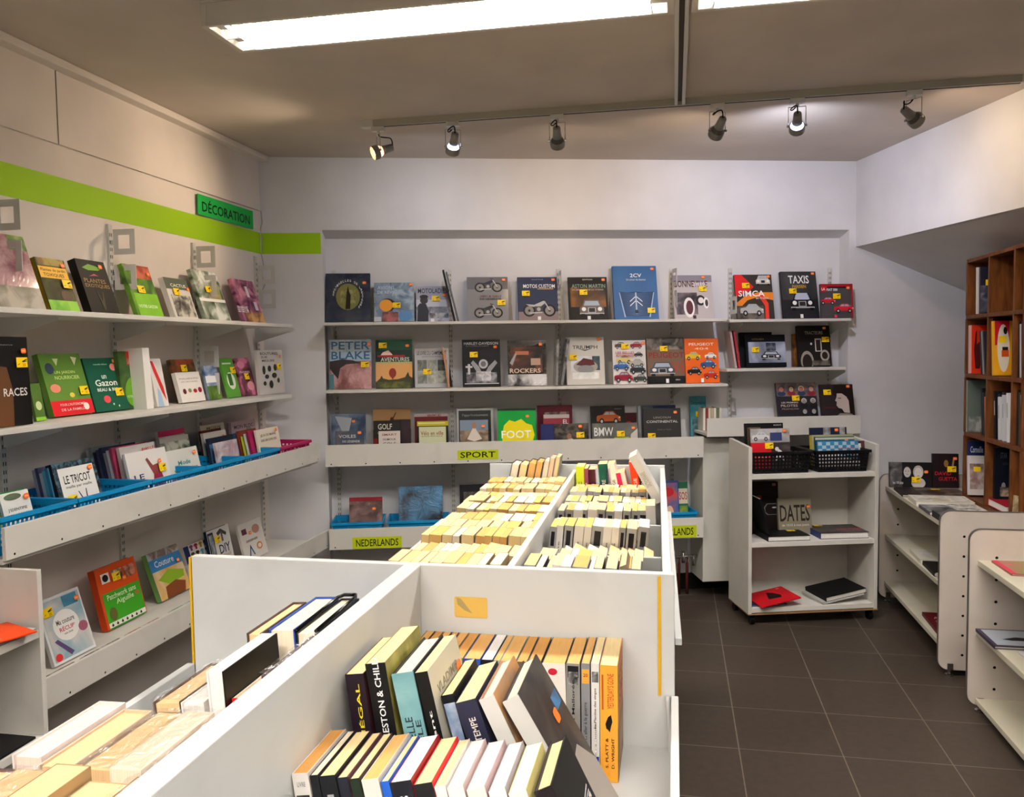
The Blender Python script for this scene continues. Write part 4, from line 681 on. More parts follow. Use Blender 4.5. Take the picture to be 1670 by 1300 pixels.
# ---- lowest left tray
l4 = .432
lb('white sewing book titled Ma Couture Récup', 90, 157, 966, l4, .22, GL4, xt=103, t=.014, lean=17, cover='e2e4e6', ops=[('n', .04, .04, .96, .96, '8cb0c0', 'e0d4cc', 7), ('p', ell(.5, .52, .3, .24), 'f4f2ee'), ('t', 'Ma couture', .5, .59, .42, .08, '54504c'), ('t', 'RÉCUP’', .5, .48, .36, .08, 'c82c4c'), ('t', 'sans chichi', .5, .4, .2, .03, '54504c'), ('p', [(.14,.34),(.22,.36),(.5,.1),(.42,.06)], '5c4c74'), ('p', ell(.85, .4, .11, .08), '9c5c70'), ('p', ell(.14, .1, .08, .06), 'c83434'), ('r', .55, .78, .9, .95, '4c8cac')], yel=(.16, .8), ora=(.86, .85))
lb('orange and green book titled Patchwork sans Aiguille', 177, 240, 918, l4, .16, GL4, xt=188, t=.03, lean=13, cover='d8501c', spine='c8441c', ops=[('r', .05, .0, .98, .58, '3c9c24'), ('r', .05, .02, .98, .1, 'f0f0e8')]+[('p', [(x, .045), (x+.03, .09), (x+.06, .045), (x+.03, .03)], '3c1c14') for x in (.1, .22, .34, .46, .58, .7, .82)]+[('t', 'Patchwork sans', .5, .5, .72, .09, 'd8f0c0'), ('t', 'Aiguille', .55, .38, .44, .11, 'd8f0c0'), ('r', .1, .74, .3, .9, 'f0ece4'), ('p', ell(.2, .82, .07, .06), '1c1414'), ('n', .36, .72, .62, .9, '3c2c24', 'e0c8a0', 26), ('n', .66, .7, .94, .9, '5c2c24', 'c8846c', 26), ('p', ell(.2, .22, .09, .11), '5c5c2c'), ('p', ell(.86, .4, .06, .04), 'a07c3c')], yel=(.44, .79), ora=(.62, .72))
lb('blue and green book titled Couture', 264, 312, 901, l4, .14, GL4, xt=249, t=.024, lean=19, cover='5c8cb8', spine='6c9c4c', ops=[('r', .0, .6, 1, .84, '3a88c8'), ('t', 'Couture', .45, .74, .62, .13, 'f4f4f4'), ('n', 0, .85, 1, 1, '5c3c34', 'c8c8c8', 20), ('n', .0, .0, 1, .6, 'd89c3c', 'f0e0c0', 5), ('p', [(.1,.42),(.5,.56),(.95,.44),(.9,.3),(.4,.26)], '8cb42c'), ('p', [(.2,.0),(.25,.24),(.6,.3),(.9,.2),(.8,.0)], '7c4424')], ora=(.85, .66))
shirts = [('r', 0, 0, 1, 1, 'd8d4d0'), ('r', 0, .0, .2, 1, '1c2c5c'), ('v', 'T-SHIRTS', .1, .5, .7, .12, 'f0f0f0')]
cc = ['1c1c1c', 'c83c5c', '8c1c2c', '5c9cb8', '2c2c4c', 'a08c2c', '3c3c3c', 'd86c3c', '7c3c6c']
for i in range(4):
    for j in range(5):
        x = .3+i*.19; y = .08+j*.19; c = cc[(i*3+j*2) % 9]
        shirts.append(('p', [(x-.04, y), (x-.04, y+.09), (x-.08, y+.07), (x-.07, y+.13), (x-.02, y+.15), (x+.02, y+.15), (x+.07, y+.13), (x+.08, y+.07), (x+.04, y+.09), (x+.04, y)], c))
lb('book with a grid of small t-shirts, partly behind the bin board', 316, 354, 888, l4, .13, GL4, xt=312, t=.018, lean=16, cover='d8d4d0', ops=shirts, yel=(.45, .6))
lb('white book titled DIY with tools on the cover', 352, 386, 858, l4, .15, GL4, xt=362, t=.018, lean=11, cover='dcdad6', spine='16243c', ops=[('r', 0, 0, .25, .95, '20242c'), ('n', .04, .1, .22, .9, '3c4450', 'a8b0b8', 20), ('t', 'DIY', .66, .52, .5, .2, '1c2c5c'), ('t', 'BRICOLAGE', .64, .36, .5, .06, 'b89c5c'), ('p', [(.4,.9),(.6,.97),(.85,.84),(.8,.78),(.6,.88),(.45,.82)], '4c4c50'), ('r', .58, .68, .66, .9, '6c6460')], yel=(.36, .76))
lb('white drawing book with an orange circle, rightmost on the lowest left tray', 402, 438, 850, l4, .16, GL4, xt=406, t=.014, lean=14, cover='dad6d0', ops=[('p', ell(.7, .75, .16, .12), 'b08474'), ('p', ell(.7, .28, .12, .1), 'e07c2c'), ('p', ell(.7, .28, .08, .06), 'dad6d0'), ('p', [(.2,.1),(.32,.4),(.45,.1),(.4,.1),(.32,.3),(.25,.1)], '2c4c7c'), ('t', 'DESSINER', .45, .5, .5, .06, '3c3c3c'), ('r', .1, .7, .3, .85, '5c3440')], ora=(.4, .7))
# flat magazines on the tray edge
def flat(label, P, r, away, w, d, t, cover, ops=(), grp=None, name='magazine', yel=None, ora=None, pages=PWHITE, **k):
    U = V(away).normalized(); R_ = V(r).normalized()
    return face_book(name, label, frame(V(P)+UZ*(t+.0005), R_, -UZ, U), w, t, d, cover, ops, pages, group=grp, yel=yel, ora=ora, cat='magazine' if name == 'magazine' else 'book', **k)
for i, (y, c, c2, l) in enumerate(((2.26, 'a8a4a0', '5c3c34', 'flat magazine at the near end of the lowest left tray'), (2.50, 'c8c4b8', '2c2c2c', 'flat black and white magazine on the lowest left tray'), (2.74, 'd8d0c8', 'a04c44', 'flat magazine below the patchwork book'), (3.02, 'c8ccc8', '4c7c5c', 'flat pale magazine below the blue and green sewing book'))):
    flat(l, (-1.945, y, l4), (0, 1, 0), (-1, 0, 0), .21, .105, .006, c, [('n', 0, 0, 1, 1, c, c2, 24)], 'magazines on the lowest left tray', yel=(.5, .3) if i in (0, 2) else None)

# ================================================================== open shelf unit at the near left
LU_ = thing('shelf_unit', 'low white open shelf unit cut by the left picture edge', 'shelf unit', T(-1.82, 2.08, 0))
def cb(parent, name, a, b, m=WHITE, M=None, bev=.0015): mb = MB(); mb.box(a, b, m); return mb.build(name, parent, M, bevel=bev)
cb(LU_, 'side_panel', (-.33, -.018, .02), (0, 0, .878)); cb(LU_, 'side_panel', (-.33, -.90, .02), (0, -.882, .878)); cb(LU_, 'back_panel', (-.335, -.9, .02), (-.33, 0, .86))
for z in (.10, .386, .703): cb(LU_, 'shelf', (-.33, -.882, z-.024), (-.002, -.018, z))
flat('bright orange magazine on the near left shelf unit', (-1.855, 1.80, .716), (.35, .94, 0), (-.94, .35, 0), .22, .16, .004, 'f0501c', [('n', .1, .1, .6, .7, '5c4c3c', 'e8e0d0', 20)], 'magazines on the near left unit')
flat('grey film-wrapped magazine on the near left shelf unit', (-1.83, 1.80, .703), (.05, 1, 0), (-1, .05, 0), .25, .2, .008, '8c9090', [('n', 0, 0, 1, 1, '74787c', 'b8bcbc', 8)], 'magazines on the near left unit')
flat('black magazine with white shapes on the lower near left shelf', (-1.83, 1.74, .386), (0, 1, 0), (-1, 0, 0), .30, .22, .006, '121214', [('p', ell(.55, .3, .2, .12), 'e8e8e8'), ('p', ell(.3, .22, .16, .08), 'd8d8d8'), ('t', 'CROISIERE', .4, .72, .6, .14, 'f0f0f0'), ('r', .0, .9, .3, 1, 'e8c81c')], 'magazines on the near left unit')

# ================================================================== pipe casing and radiator valve under the right tray
mb = MB(); wq(mb, 2.532, 2.755, -D+.001, .12, .107, .965, mat((.80, .80, .76), .5, 'lam')); 
tag(mb.build('pipe_casing', bevel=.003), 'tall cream boxed casing on the back wall left of the wheeled shelf', 'pipe casing')
pr = thing('radiator_pipes', 'two dark red heating pipes with a white valve under the lowest tray', 'pipes', frame(W(2.42, .01, 0), WE, -WN, UZ)); rd = mat('5a2620', .45)
for x in (0, .05): mb = MB(); mb.tube([(x, 0, 0), (x, 0, .19), (x+.003, -.004, .24)], .009, rd, 10); mb.build('pipe', pr, smooth=True)
mb = MB(); mb.box((-.03, -.02, 0), (.08, .02, .006), mat('4a4440', .5)); mb.build('floor_collar', pr)
mb = MB(); mb.tube([(-.02, -.005, .235), (.11, -.005, .24)], .009, CHROME, 10); mb.tube([(.025, -.005, .2), (.025, -.005, .27)], .011, CHROME, 10); mb.tube([(.09, -.005, .18), (.09, -.005, .25)], .008, CHROME, 8); mb.build('valve_body', pr, smooth=True)
mb = MB(); mb.tube([(-.075, -.005, .262), (-.03, -.005, .256)], [.016, .018], mat((.85, .85, .8), .4), 12); mb.build('valve_knob', pr)

# ================================================================== wheeled shelf (trolley)
TRM = frame(V((.388, 4.533, 0)), WE, -WN, UZ); TW, TD = .725, .30
tr = thing('wheeled_shelf', 'white three-tier shelf unit on small black castors against the back wall', 'shelf unit', TRM)
for x in (0, TW-.02):
    mb = MB(); mb.prism([(x, 0, .06), (x, TD, .06), (x, TD, .985), (x, .0, .965)], V((.02, 0, 0)), WHITE2); mb.build('side_panel', tr, bevel=.0015)
cb(tr, 'base_board', (-.002, -.006, .058), (TW+.002, TD, .064), mat('8a6a4a', .6))
for z in (.094, .45, .817): cb(tr, 'shelf', (.02, .004, z-.026), (TW-.02, TD-.006, z))
cb(tr, 'back_panel', (.02, TD-.006, .07), (TW-.02, TD, .83), WHITE2)
for x, y in ((.03, .03), (TW-.03, .03), (.03, TD-.03), (TW-.03, TD-.03)):
    mb = MB(); mb.tube([(x-.011, y, .024), (x+.011, y, .024)], .024, BLACK, 16); mb.box((x-.014, y-.01, .03), (x-.0115, y+.01, .058), BLACK); mb.box((x+.0115, y-.01, .03), (x+.014, y+.01, .058), BLACK); mb.build('castor', tr)
TE = WE; TIN = -WN
def tp(x, y, z): return V((.388, 4.533, 0))+TE*x+TIN*y+UZ*z
basket('black basket at the left on the wheeled shelf holding the red car book', frame(tp(.030, .02, .818), TE, TIN, UZ), .325, .22, .115, '101012', 'black baskets on the wheeled shelf', 16, 5)
basket('black basket at the right on the wheeled shelf holding the blue books', frame(tp(.385, .015, .818), TE, TIN, UZ), .295, .24, .115, '101012', 'black baskets on the wheeled shelf', 16, 5)
TL = lambda y: (tp(.1, y, 0), TE, WN)
GT1 = 'books in the black baskets'
book('black book at the back of the left black basket', TL(.15), 1218, 1280, 690, .83, .02, 7, grp=GT1, cover='141315', ops=[('t', 'MASERATI', .85, .95, .2, .03, 'c0c0c0')])
book('brown book edge behind the red car book in the left basket', TL(.12), 1224, 1243, 697, .83, .03, 7, grp=GT1, cover='6c5a40')
book('red and silver car book titled Au Destin Inattendu', TL(.07), 1226, 1290, 699, .83, .02, 7, xt=1255, grp=GT1, cover='3a3432', ops=[('r', 0, 0, .52, .66, 'c81c28'), ('n', 0, .66, 1, 1, '8c8a8c', 'b8b4b4', 12)]+car(.26, .8, .44, 'd0d0d0', 1.1)+[('r', .5, .7, .8, .9, '34406c'), ('t', 'AU DESTIN', .25, .38, .4, .06, 'f0d8d8'), ('t', 'INATTENDU', .25, .28, .4, .06, 'f0d8d8'), ('n', .54, .0, 1, .62, '2a2224', '4c4444', 16), ('p', [(.6,.2),(.7,.5),(.78,.45),(.84,.2),(.75,.28)], 'd8d8d8'), ('p', ell(.66, .5, .05, .05), 'd8d8d8')], yel=(.46, .58), ora=(.86, .94))
book('dark blue book with film frames at the back of the right basket', TL(.17), 1324, 1383, 697, .83, .02, 6, grp=GT1, cover='1a2038', ops=[('n', .35, .8, .55, 1, '5c5c60', '9c9ca0', 30), ('n', .8, .8, .95, 1, '5c5c60', '9c9ca0', 30)], ora=(.7, .93))
book('yellow-spined book in the right black basket', TL(.13), 1326, 1394, 709, .83, .03, 7, xt=1352, grp=GT1, cover='a0a070', spine='d8c22c')
book('dark teal book behind the blue chequered book', TL(.09), 1332, 1396, 712, .83, .015, 8, xt=1360, grp=GT1, cover='1c4a68', ops=[('r', 0, .9, 1, .97, 'b8c0a8')], ora=(.78, .85))
book('blue chequered book with a pale curve in the right basket', TL(.055), 1336, 1402, 719, .83, .012, 8, xt=1364, grp=GT1, cover='3c84ac', ops=[('r', .1*i, .36+.12*j, .1*i+.1, .48+.12*j, 'a8c4d4') for i in range(10) for j in range(5) if (i+j) % 2 == 0]+[('p', [(0,.0),(0,.66),(.3,.62),(.6,.45),(.85,.3),(1,.26),(1,0)], 'e4e4de'), ('t', 'AVIONS DE', .68, .72, .4, .06, 'c02c44'), ('t', 'COLLECTION', .7, .6, .4, .06, 'c02c44')], ora=(.86, .42))
book('small dark booklet at the right edge of the right basket', TL(.1), 1392, 1412, 719, .83, .015, 8, xt=1400, grp=GT1, cover='4c2c2c', ops=[('r', .3, .5, .7, .9, 'e0e0e0')])
# middle tier
GT2 = 'books on the middle tier of the wheeled shelf'
book('tall black book with a chrome bracelet shape, standing on the middle tier', TL(.2), 1222, 1270, 786, .451, .03, 3, grp=GT2, cover='17100f', ops=[('r', .2, .66, .44, .74, 'b01c28'), ('r', .8, .92, .92, .97, 'b8605c'), ('p', [(.5,.5),(.6,.58),(1,.58),(1,.565),(.63,.565),(.55,.5),(.56,.42),(.66,.37),(1,.37),(1,.36),(.62,.36),(.53,.41)], '7c7c7c'), ('p', ell(.86, .5, .08, .015), 'c8c8c8')])
lm = math.radians(16); 
face_book('book', 'thin black book leaning diagonally at the left of the middle tier', frame(tp(.145, .02, .455), -WN, -TE*math.cos(lm)-UZ*math.sin(lm), UZ*math.cos(lm)-TE*math.sin(lm)), .2, .012, .24, '0e0e10', group=GT2)
book('grey brown book titled Dates in dark picture letters', TL(.16), 1271, 1325, 812, .451, .02, 8, xt=1296, grp=GT2, cover='8c8676', ops=[('t', 'DATES', .5, .58, .9, .46, '2a2422'), ('t', 'de 1515 à nos jours', .5, .24, .82, .08, 'e0dccc')], ora=(.9, .75))
flat('thick flat black book with a yellow sticker on the middle tier', tp(.115, .015, .45), TE, TIN, .235, .2, .028, '131315', [], GT2, name='book', yel=(.72, .5))
flat('flat dark book with a blue spine and red lettering on the middle tier', tp(.415, .03, .45), TE+TIN*-.03, TIN+TE*.03, .27, .2, .034, '34343a', [('n', 0, 0, 1, 1, '2a2a2e', '5c4c4c', 10), ('t', 'ROUTES', .72, .4, .5, .22, 'b03c48')], GT2, name='book', yel=(.2, .8), sops=[('r', 0, 0, 1, 1, '24386c')])
GT3 = 'books on the bottom tier of the wheeled shelf'
flat('flat red booklet with a small dark figure on the bottom tier', tp(.065, -.03, .103), TE, TIN-TE*.3, .235, .2, .006, 'c01822', [('p', [(.35,.35),(.5,.8),(.62,.7),(.72,.45),(.66,.3)], '1c0f10'), ('r', .8, .85, .88, .93, 'd86c6c')], GT3, name='book')
flat('flat blue book under the red booklet', tp(.03, .03, .094), TE, TIN, .2, .2, .008, '24386c', (), GT3, name='book')
flat('flat white magazine under the black book on the bottom tier', tp(.42, .01, .094), TE, TIN-TE*.28, .26, .2, .012, 'b0b0ac', (), GT3)
flat('flat black book at the right of the bottom tier', tp(.44, .012, .1065), TE, TIN-TE*.28, .25, .2, .026, '101112', (), GT3, name='book')

# ================================================================== low white cabinets on the right
STEEL = mat('7a7674', .35, metal=.5)
def rpanel(parent, x0, x1, y0, y1, z0, z1, r, holes, hs):
    pts = []
    for cx, cz, a0 in ((x1-r, z1-r, 0), (x0+r, z1-r, 90), (x0+r, z0+r, 180), (x1-r, z0+r, 270)):
        for k in range(7):
            a = math.radians(a0+15*k); pts.append((cx+r*math.cos(a), cz+r*math.sin(a)))
    mb = MB(); mb.prism([(a, y0+.0005, b) for a, b in pts], V((0, y1-y0-.001, 0)), mat((.83, .79, .75), .45, 'lam'))
    for hx, hz in hs:
        for yy, s in ((y0-.0003, 1), (y1+.0003, -1)):
            p = ell(hx, hz, .006, .006, 10); mb.add([(a, yy, b) for a, b in p], [list(range(10))], DARK)
    mb.build('end_panel', parent)
    ed = MB(); n = len(pts); w = .0015
    for i in range(n):
        a, b = V((pts[i][0], 0, pts[i][1])), V((pts[(i+1) % n][0], 0, pts[(i+1) % n][1])); c = V(((x0+x1)/2, 0, (z0+z1)/2))
        a2 = a+(a-c).normalized()*w; b2 = b+(b-c).normalized()*w
        ed.prism([V((a.x, y0-.001, a.z)), V((a2.x, y0-.001, a2.z)), V((b2.x, y0-.001, b2.z)), V((b.x, y0-.001, b.z))], V((0, y1-y0+.002, 0)), STEEL)
    ed.build('edge_strip', parent)
def foot(parent, x, y, z):
    mb = MB(); mb.tube([(x, y, 0), (x, y, .008), (x, y, .012)], [.018, .018, .008], CHROME, 14); mb.tube([(x, y, .01), (x, y, z)], .007, CHROME, 10); mb.box((x-.012, y-.016, z), (x+.012, y+.016, z+.03), CHROME); mb.build('foot', parent)
def cabinet(label, ya, yb, zs, far_holes, grp, far=True, near=True, nearw=.62):
    r = thing('display_cabinet', label, 'cabinet', T(1.17, ya, 0), grp); L = yb-ya
    hs = [(.10, z) for z in (.10, .19, .28, .37, .46, .55, .64)]
    if near: rpanel(r, 0, nearw, -.009, .009, .03, .753, .045, 0, hs)
    if far: rpanel(r, 0, .62, L-.009, L+.009, .03, .753, .045, 0, hs)
    for x in (.05, .56):
        if near: foot(r, x, 0, .03)
        if far: foot(r, x, L, .03)
    for z in zs: cb(r, 'shelf', (.03, .0095, z-.022), (.60, L-.0095, z), mat((.80, .78, .70), .5, 'lam'))
    cb(r, 'back_panel', (.60, .0095, .04), (.615, L-.0095, .70))
    return r
cabinet('low white cabinet with rounded ends in front of the wooden cubby shelf', 3.98, 5.09, (.126, .402, .684), 0, 'low white cabinets on the right')
cabinet('nearer low white cabinet cut by the right picture edge', 2.45, 3.60, (.06, .342, .628), 0, 'low white cabinets on the right')
GC = 'books lying on the far cabinet'
flat('flat dark magazine at the far end of the cabinet top', (1.20, 4.72, .684), (1, -.06, 0), (.06, 1, 0), .33, .24, .012, '241c20', [('n', .3, 0, 1, 1, '1c181a', '6c5c54', 14)], GC, yel=(.6, .7))
flat('flat white book with grey lettering on the cabinet top', (1.20, 4.46, .684), (1, -.05, 0), (.05, 1, 0), .27, .19, .024, 'd8d4c4', [('n', .05, .1, .95, .9, 'a8a498', 'e0dcd0', 20), ('r', .3, .1, .6, .2, 'c8b040')], GC, name='book')
flat('flat grey book under the near end of the cabinet pile', (1.195, 4.22, .684), (1, -.03, 0), (.03, 1, 0), .24, .2, .016, '5c5a5c', [('n', 0, 0, 1, 1, '34343a', '9c9a98', 16)], GC, name='book')
flat('flat dark landscape book nearest the rounded cabinet end', (1.20, 4.01, .684), (1, 0, 0), (0, 1, 0), .26, .19, .03, '2c2c2e', [('n', 0, 0, 1, 1, '242426', '74726c', 10)], GC, name='book')
flat('flat pale magazine with grey pictures beside the wooden shelf', (1.33, 4.24, .700), (1, 0, 0), (0, 1, 0), .12, .17, .006, 'c8c4bc', [('n', 0, 0, 1, 1, '7c7870', 'e0dcd4', 30)], GC)
CL = (V((1.3, 5.03, 0)), XN, V((0, -1, 0)))
book('wide black and white kissing couple photo book', CL, 1451, 1520, 754, .686, .02, 6, xt=1484, grp=GC, cover='131214', ops=[('n', 0, 0, .3, 1, '2c2a2c', '8c8a88', 14)]+face(.42, .62, .1, 2.0, 'c8c4c0', '1c1a1a', '18181a')+face(.68, .58, .11, 2.0, 'd8d4d0', 'b8b4b0', 'c8c4c0')+[('t', 'les 100 plus', .2, .16, .24, .14, 'e8e8e8')], yel=(.62, .3), ora=(.86, .62))
book('black book with bright red title letters on the cabinet top', CL, 1521, 1564, 740, .686, .018, 5, grp=GC, cover='1a1011', ops=face(.52, .72, .1, 1.0, '8c6c3c', '1c1410', '1c1410')+[('p', [(.72,.6),(.78,.85),(.84,.84),(.8,.6)], 'a07c5c'), ('t', 'DAVID', .4, .42, .62, .11, 'c82434'), ('t', 'GUETTA', .58, .26, .7, .11, 'c82434')], yel=(.72, .55), ora=(.85, .86))
GC2 = 'books on the lower shelves of the far cabinet'
flat('flat white book on the middle shelf of the far cabinet', (1.21, 4.42, .402), (1, -.04, 0), (.04, 1, 0), .3, .22, .02, 'd0ccbc', [('n', .1, .1, .9, .9, 'b8b4a8', 'dcd8cc', 10)], GC2, name='book')
flat('flat black book with a pale mark on the middle cabinet shelf', (1.205, 4.17, .402), (1, -.04, 0), (.04, 1, 0), .26, .22, .02, '1c1a1a', [('p', ell(.55, .5, .2, .1), '8c8880')], GC2, name='book')
flat('flat cream book on the middle cabinet shelf next to the rounded end', (1.21, 4.0, .402), (1, 0, 0), (0, 1, 0), .26, .15, .024, 'ccc8ba', (), GC2, name='book')
flat('flat dark red atlas on the lowest shelf of the far cabinet', (1.22, 4.15, .126), (1, -.04, 0), (.04, 1, 0), .3, .3, .018, '5c1418', [('t', 'ATLAS', .3, .7, .4, .12, 'c88c84'), ('t', 'DES CIVILISATIONS', .5, .5, .8, .1, 'c88c84')], GC2, name='book')
GC3 = 'books on the near cabinet'
flat('flat colourful magazine on the top shelf of the near cabinet', (1.24, 3.36, .628), (1, 0, 0), (0, 1, 0), .24, .2, .008, '9c5c54', [('n', 0, 0, 1, 1, '7c8c4c', 'c85c6c', 10), ('r', 0, 0, .08, 1, 'c82c4c'), ('p', ell(.7, .8, .2, .1), 'e8c02c')], GC3)
flat('flat thick white book on the top shelf of the near cabinet', (1.30, 3.10, .628), (1, 0, 0), (0, 1, 0), .24, .22, .03, 'b8b4b8', [('n', 0, 0, 1, 1, '8c9c6c', 'c8a0a8', 12)], GC3, name='book')
flat('flat grey framed book with a black car, near cabinet’s middle shelf', (1.19, 3.37, .342), (1, 0, 0), (0, 1, 0), .28, .2, .012, '3c3448', [('r', .05, .06, .95, .94, 'a8b0bc'), ('p', [(.2,.4),(.4,.55),(.75,.5),(.95,.42),(.9,.36),(.3,.34)], '1c1c20')], GC3, name='book')
flat('flat pale magazine with pink shapes on the middle shelf of the near cabinet', (1.26, 3.12, .342), (1, 0, 0), (0, 1, 0), .24, .22, .006, 'd0ccd0', [('p', ell(.6, .6, .2, .15), 'e08c84')], GC3)

# ================================================================== wooden cubby shelf standing on the far cabinet
WX, WZ, WY = 1.5, [.7045, 1.032, 1.338, 1.643, 1.933], [4.73, 4.42, 4.11, 4.0]
wd = thing('cubby_shelf', 'tall brown wooden cubby shelf at the right edge under the beam', 'shelf unit', T(WX, 0, 0)); WO = mat('5e3319', .5, 'wood', '3a1e0e', 7); WO2 = mat('74431f', .5, 'wood', '4c2a12', 7)
for i, z in enumerate(WZ):
    z0 = z-.014 if i else z-.02
    mb = MB(); mb.box((0, WY[-1], z0), (.20, WY[0], z0+.018), WO2); mb.build('shelf', wd, bevel=.001)
for y in WY:
    for i in range(4): mb = MB(); mb.box((.001, y-.009, WZ[i]+(.0045 if i else -.0015)), (.199, y+.009, WZ[i+1]-.0145), WO2); mb.build('divider', wd)
mb = MB(); mb.box((.20, WY[-1]-.009, WZ[0]-.02), (.206, WY[0]+.009, WZ[-1]+.004), WO); mb.build('back_panel', wd)
XL = lambda d: (V((WX+d, 4.2, 0)), V((0, -1, 0)), V((-1, 0, 0)))
GW = 'books in the wooden cubby shelf'
def wb(label, col, row, off, w, h, t, d, lean, cover, ops=(), edge=False, **k):
    """off from the far divider, towards the camera; edge=True shows the book's spine"""
    y = WY[col]-.009-off; z = WZ[row]+.0055; th = math.radians(lean)
    if edge:
        Up = V((0, math.sin(th), math.cos(th))); Wd = V((0, -math.cos(th), math.sin(th)))
        o = spine_book('book', label, frame(V((WX+d, y, z+.001)), Wd, V((1, 0, 0)), Up), t, w, h, cover, group=GW, **k)
    else:
        N = V((-1, 0, 0)); Up = UZ*math.cos(th)-N*math.sin(th); Y = -(N*math.cos(th)+UZ*math.sin(th))
        o = face_book('book', label, frame(V((WX+d, y, z+t*math.sin(th)+.001)), V((0, -1, 0)), Y, Up), w, t, h, cover, ops, group=GW, **k)
    return o
def spine_book(name, label, M, t, w, h, cover, sops=(), rops=(), pages=CREAM, group=None, front=None, hard=False, film=False, ora=None, cat='book'):
    """local x thickness, y depth (spine at y=0), z up"""
    r = thing(name, label, cat, M, group); cm = mat(cover, .4); fm = mat(front, .4) if front else cm; b = .0022 if hard else .0009
    o = .003 if hard else .0006
    c = MB(); c.box((0, 0, 0), (t, b, h), cm); c.box((0, b, 0), (b, w, h), fm); c.box((t-b, b, 0), (t, w, h), fm)
    draw(c, V((0, 0, 0)), V((t, 0, 0)), V((0, 0, h)), V((0, -1, 0)), sops, .00025)
    if rops: draw(c, V((t, 0, 0)), V((0, w, 0)), V((0, 0, h)), V((1, 0, 0)), rops, .00025)
    c.build('cover', r); g = MB(); g.box((b, b, o), (t-b, w-o, h-o), pages); g.build('pages', r)
    if ora:
        s = MB(); draw(s, V((t+.0006, ora[0]*w-.012, ora[1]*h-.01)), V((0, .024, 0)), V((0, 0, .02)), V((1, 0, 0)), [('p', [(.08,.2),(.2,.05),(.8,.05),(.95,.25),(.92,.85),(.75,.97),(.2,.93),(.05,.75)], 'ff7a2e')]); s.build('round_price_sticker', r)
    return r
def sq(ops, f=.42):
    o = []
    for op in ops:
        if op[0] in 'rn': o.append((op[0], op[1]*f, op[2], op[3]*f)+op[4:])
        elif op[0] == 'p': o.append(('p', [(a*f, b) for a, b in op[1]], op[2]))
        else: o.append((op[0], op[1], op[2]*f, op[3], op[4]*f)+op[5:])
    return o
YS_ = ('r', .35, .6, .8, .72, 'ffd91a')
wb('dark book with a yellow sticker in the top left cubby', 0, 3, .15, .16, .235, .02, .01, 2, '1c1c28', edge=True, front='20202e', rops=sq([('n', 0, 0, 1, .6, '1c1c24', '7c7c90', 14), YS_]))
wb('white book edge beside the dark book in the top left cubby', 0, 3, .125, .16, .235, .016, .004, 2, 'd0ccc4', edge=True)
wb('orange book with a dark figure, left cubby of the second row', 0, 2, .03, .16, .25, .022, .004, 2, 'd0a8a0', edge=True, front='d83418', rops=sq([('r', 0, 0, .12, 1, 'e0a8a0'), ('p', [(.4,.1),(.3,.5),(.4,.85),(.5,.9),(.5,.6),(.8,.7),(.95,.4),(.7,.1)], '4a1614')]))
for k, (c, off, ln) in enumerate((('1c1c20', .105, 9), ('8c8a88', .13, 10), ('2c2c30', .155, 11))):
    wb(['black book leaning in the second row left cubby', 'grey book leaning in the second row left cubby', 'dark grey book leaning against the divider, second row left cubby'][k], 0, 2, off+.06, .17, .22, .014, .02, ln, c, edge=True)
wb('red and yellow book with a cream oval and an orange drawing', 1, 2, .05, .17, .262, .022, .004, 5, 'e8a820', edge=True, front='e8a820', rops=sq([('p', [(.1,.55),(.1,1),(1,1),(1,.62)], 'c81c2c'), ('p', ell(.62, .5, .38, .44), 'efe6d0'), ('p', ell(.75, .82, .12, .07), '1c1a18'), ('r', .5, .34, .95, .46, 'd85c20'), ('r', .55, .46, .9, .52, '1c1a18'), YS_]))
wb('black book standing behind the red and yellow book', 1, 2, .02, .17, .275, .02, .01, 2, '1c1418', edge=True)
for k, (c, off) in enumerate((('181a20', .004), ('c8c8cc', .023), ('2a1c20', .042), ('101214', .061))):
    wb(ORD[k]+' book from the left in the right cut-off cubby, second row', 2, 2, off, .17, .25-.01*(k % 2), .018, .02, 3, c, edge=True)
wb('grey-green book in the third row left cubby', 0, 1, .01, .17, .27, .018, .004, 1, '8c9890', edge=True, front='5c6860', rops=sq([('n', .1, 0, 1, .3, '4c5450', 'a8aca4', 16)]))
for k, (c, off) in enumerate((('101418', .13), ('2a2e34', .15), ('c0603c', .175), ('e0d8cc', .2), ('1c1c20', .22))):
    wb(ORD[k]+' book from the left of the leaning five in the third row left cubby', 0, 1, off+.03, .165, .235-.02*(k % 3), .015, .03, 5, c, edge=True)
for k, c in enumerate(('14161a', '24282c', 'd0d4d4', '3c3434', 'c8ccd0', '1c2024', 'e0e0dc', 'd8d4cc')):
    wb(ORD[k]+' book from the left in the third row middle cubby', 1, 1, .045+.026*k, .16, .23-.012*(k % 3), .02, .02+.01*(k % 2), 4, c, edge=True, sops=[('r', .2, .5, .8, .8, 'a8a8a8')])
for k, c in enumerate(('1c2420', '44403c', 'e0dcd4')):
    wb(ORD[k]+' book from the left in the third row cut-off cubby', 2, 1, .002+.024*k, .17, .25-.01*k, .022, .02, 3, c, edge=True)
wb('dark blue book with white serif letters in the lowest left cubby', 0, 0, .01, .18, .28, .02, .012, 1, '1a2450', edge=True, front='1a2450', rops=sq([('t', 'Corneille', .55, .84, .8, .12, 'c8d0e8')]))
wb('white book with reddish pictures and a yellow sticker, lowest left cubby', 0, 0, .05, .18, .205, .018, .004, 5, 'd8d4d0', edge=True, front='d8d4d0', rops=sq([('n', .1, .15, 1, .8, '7c5c54', 'c0b0ac', 16), YS_]))
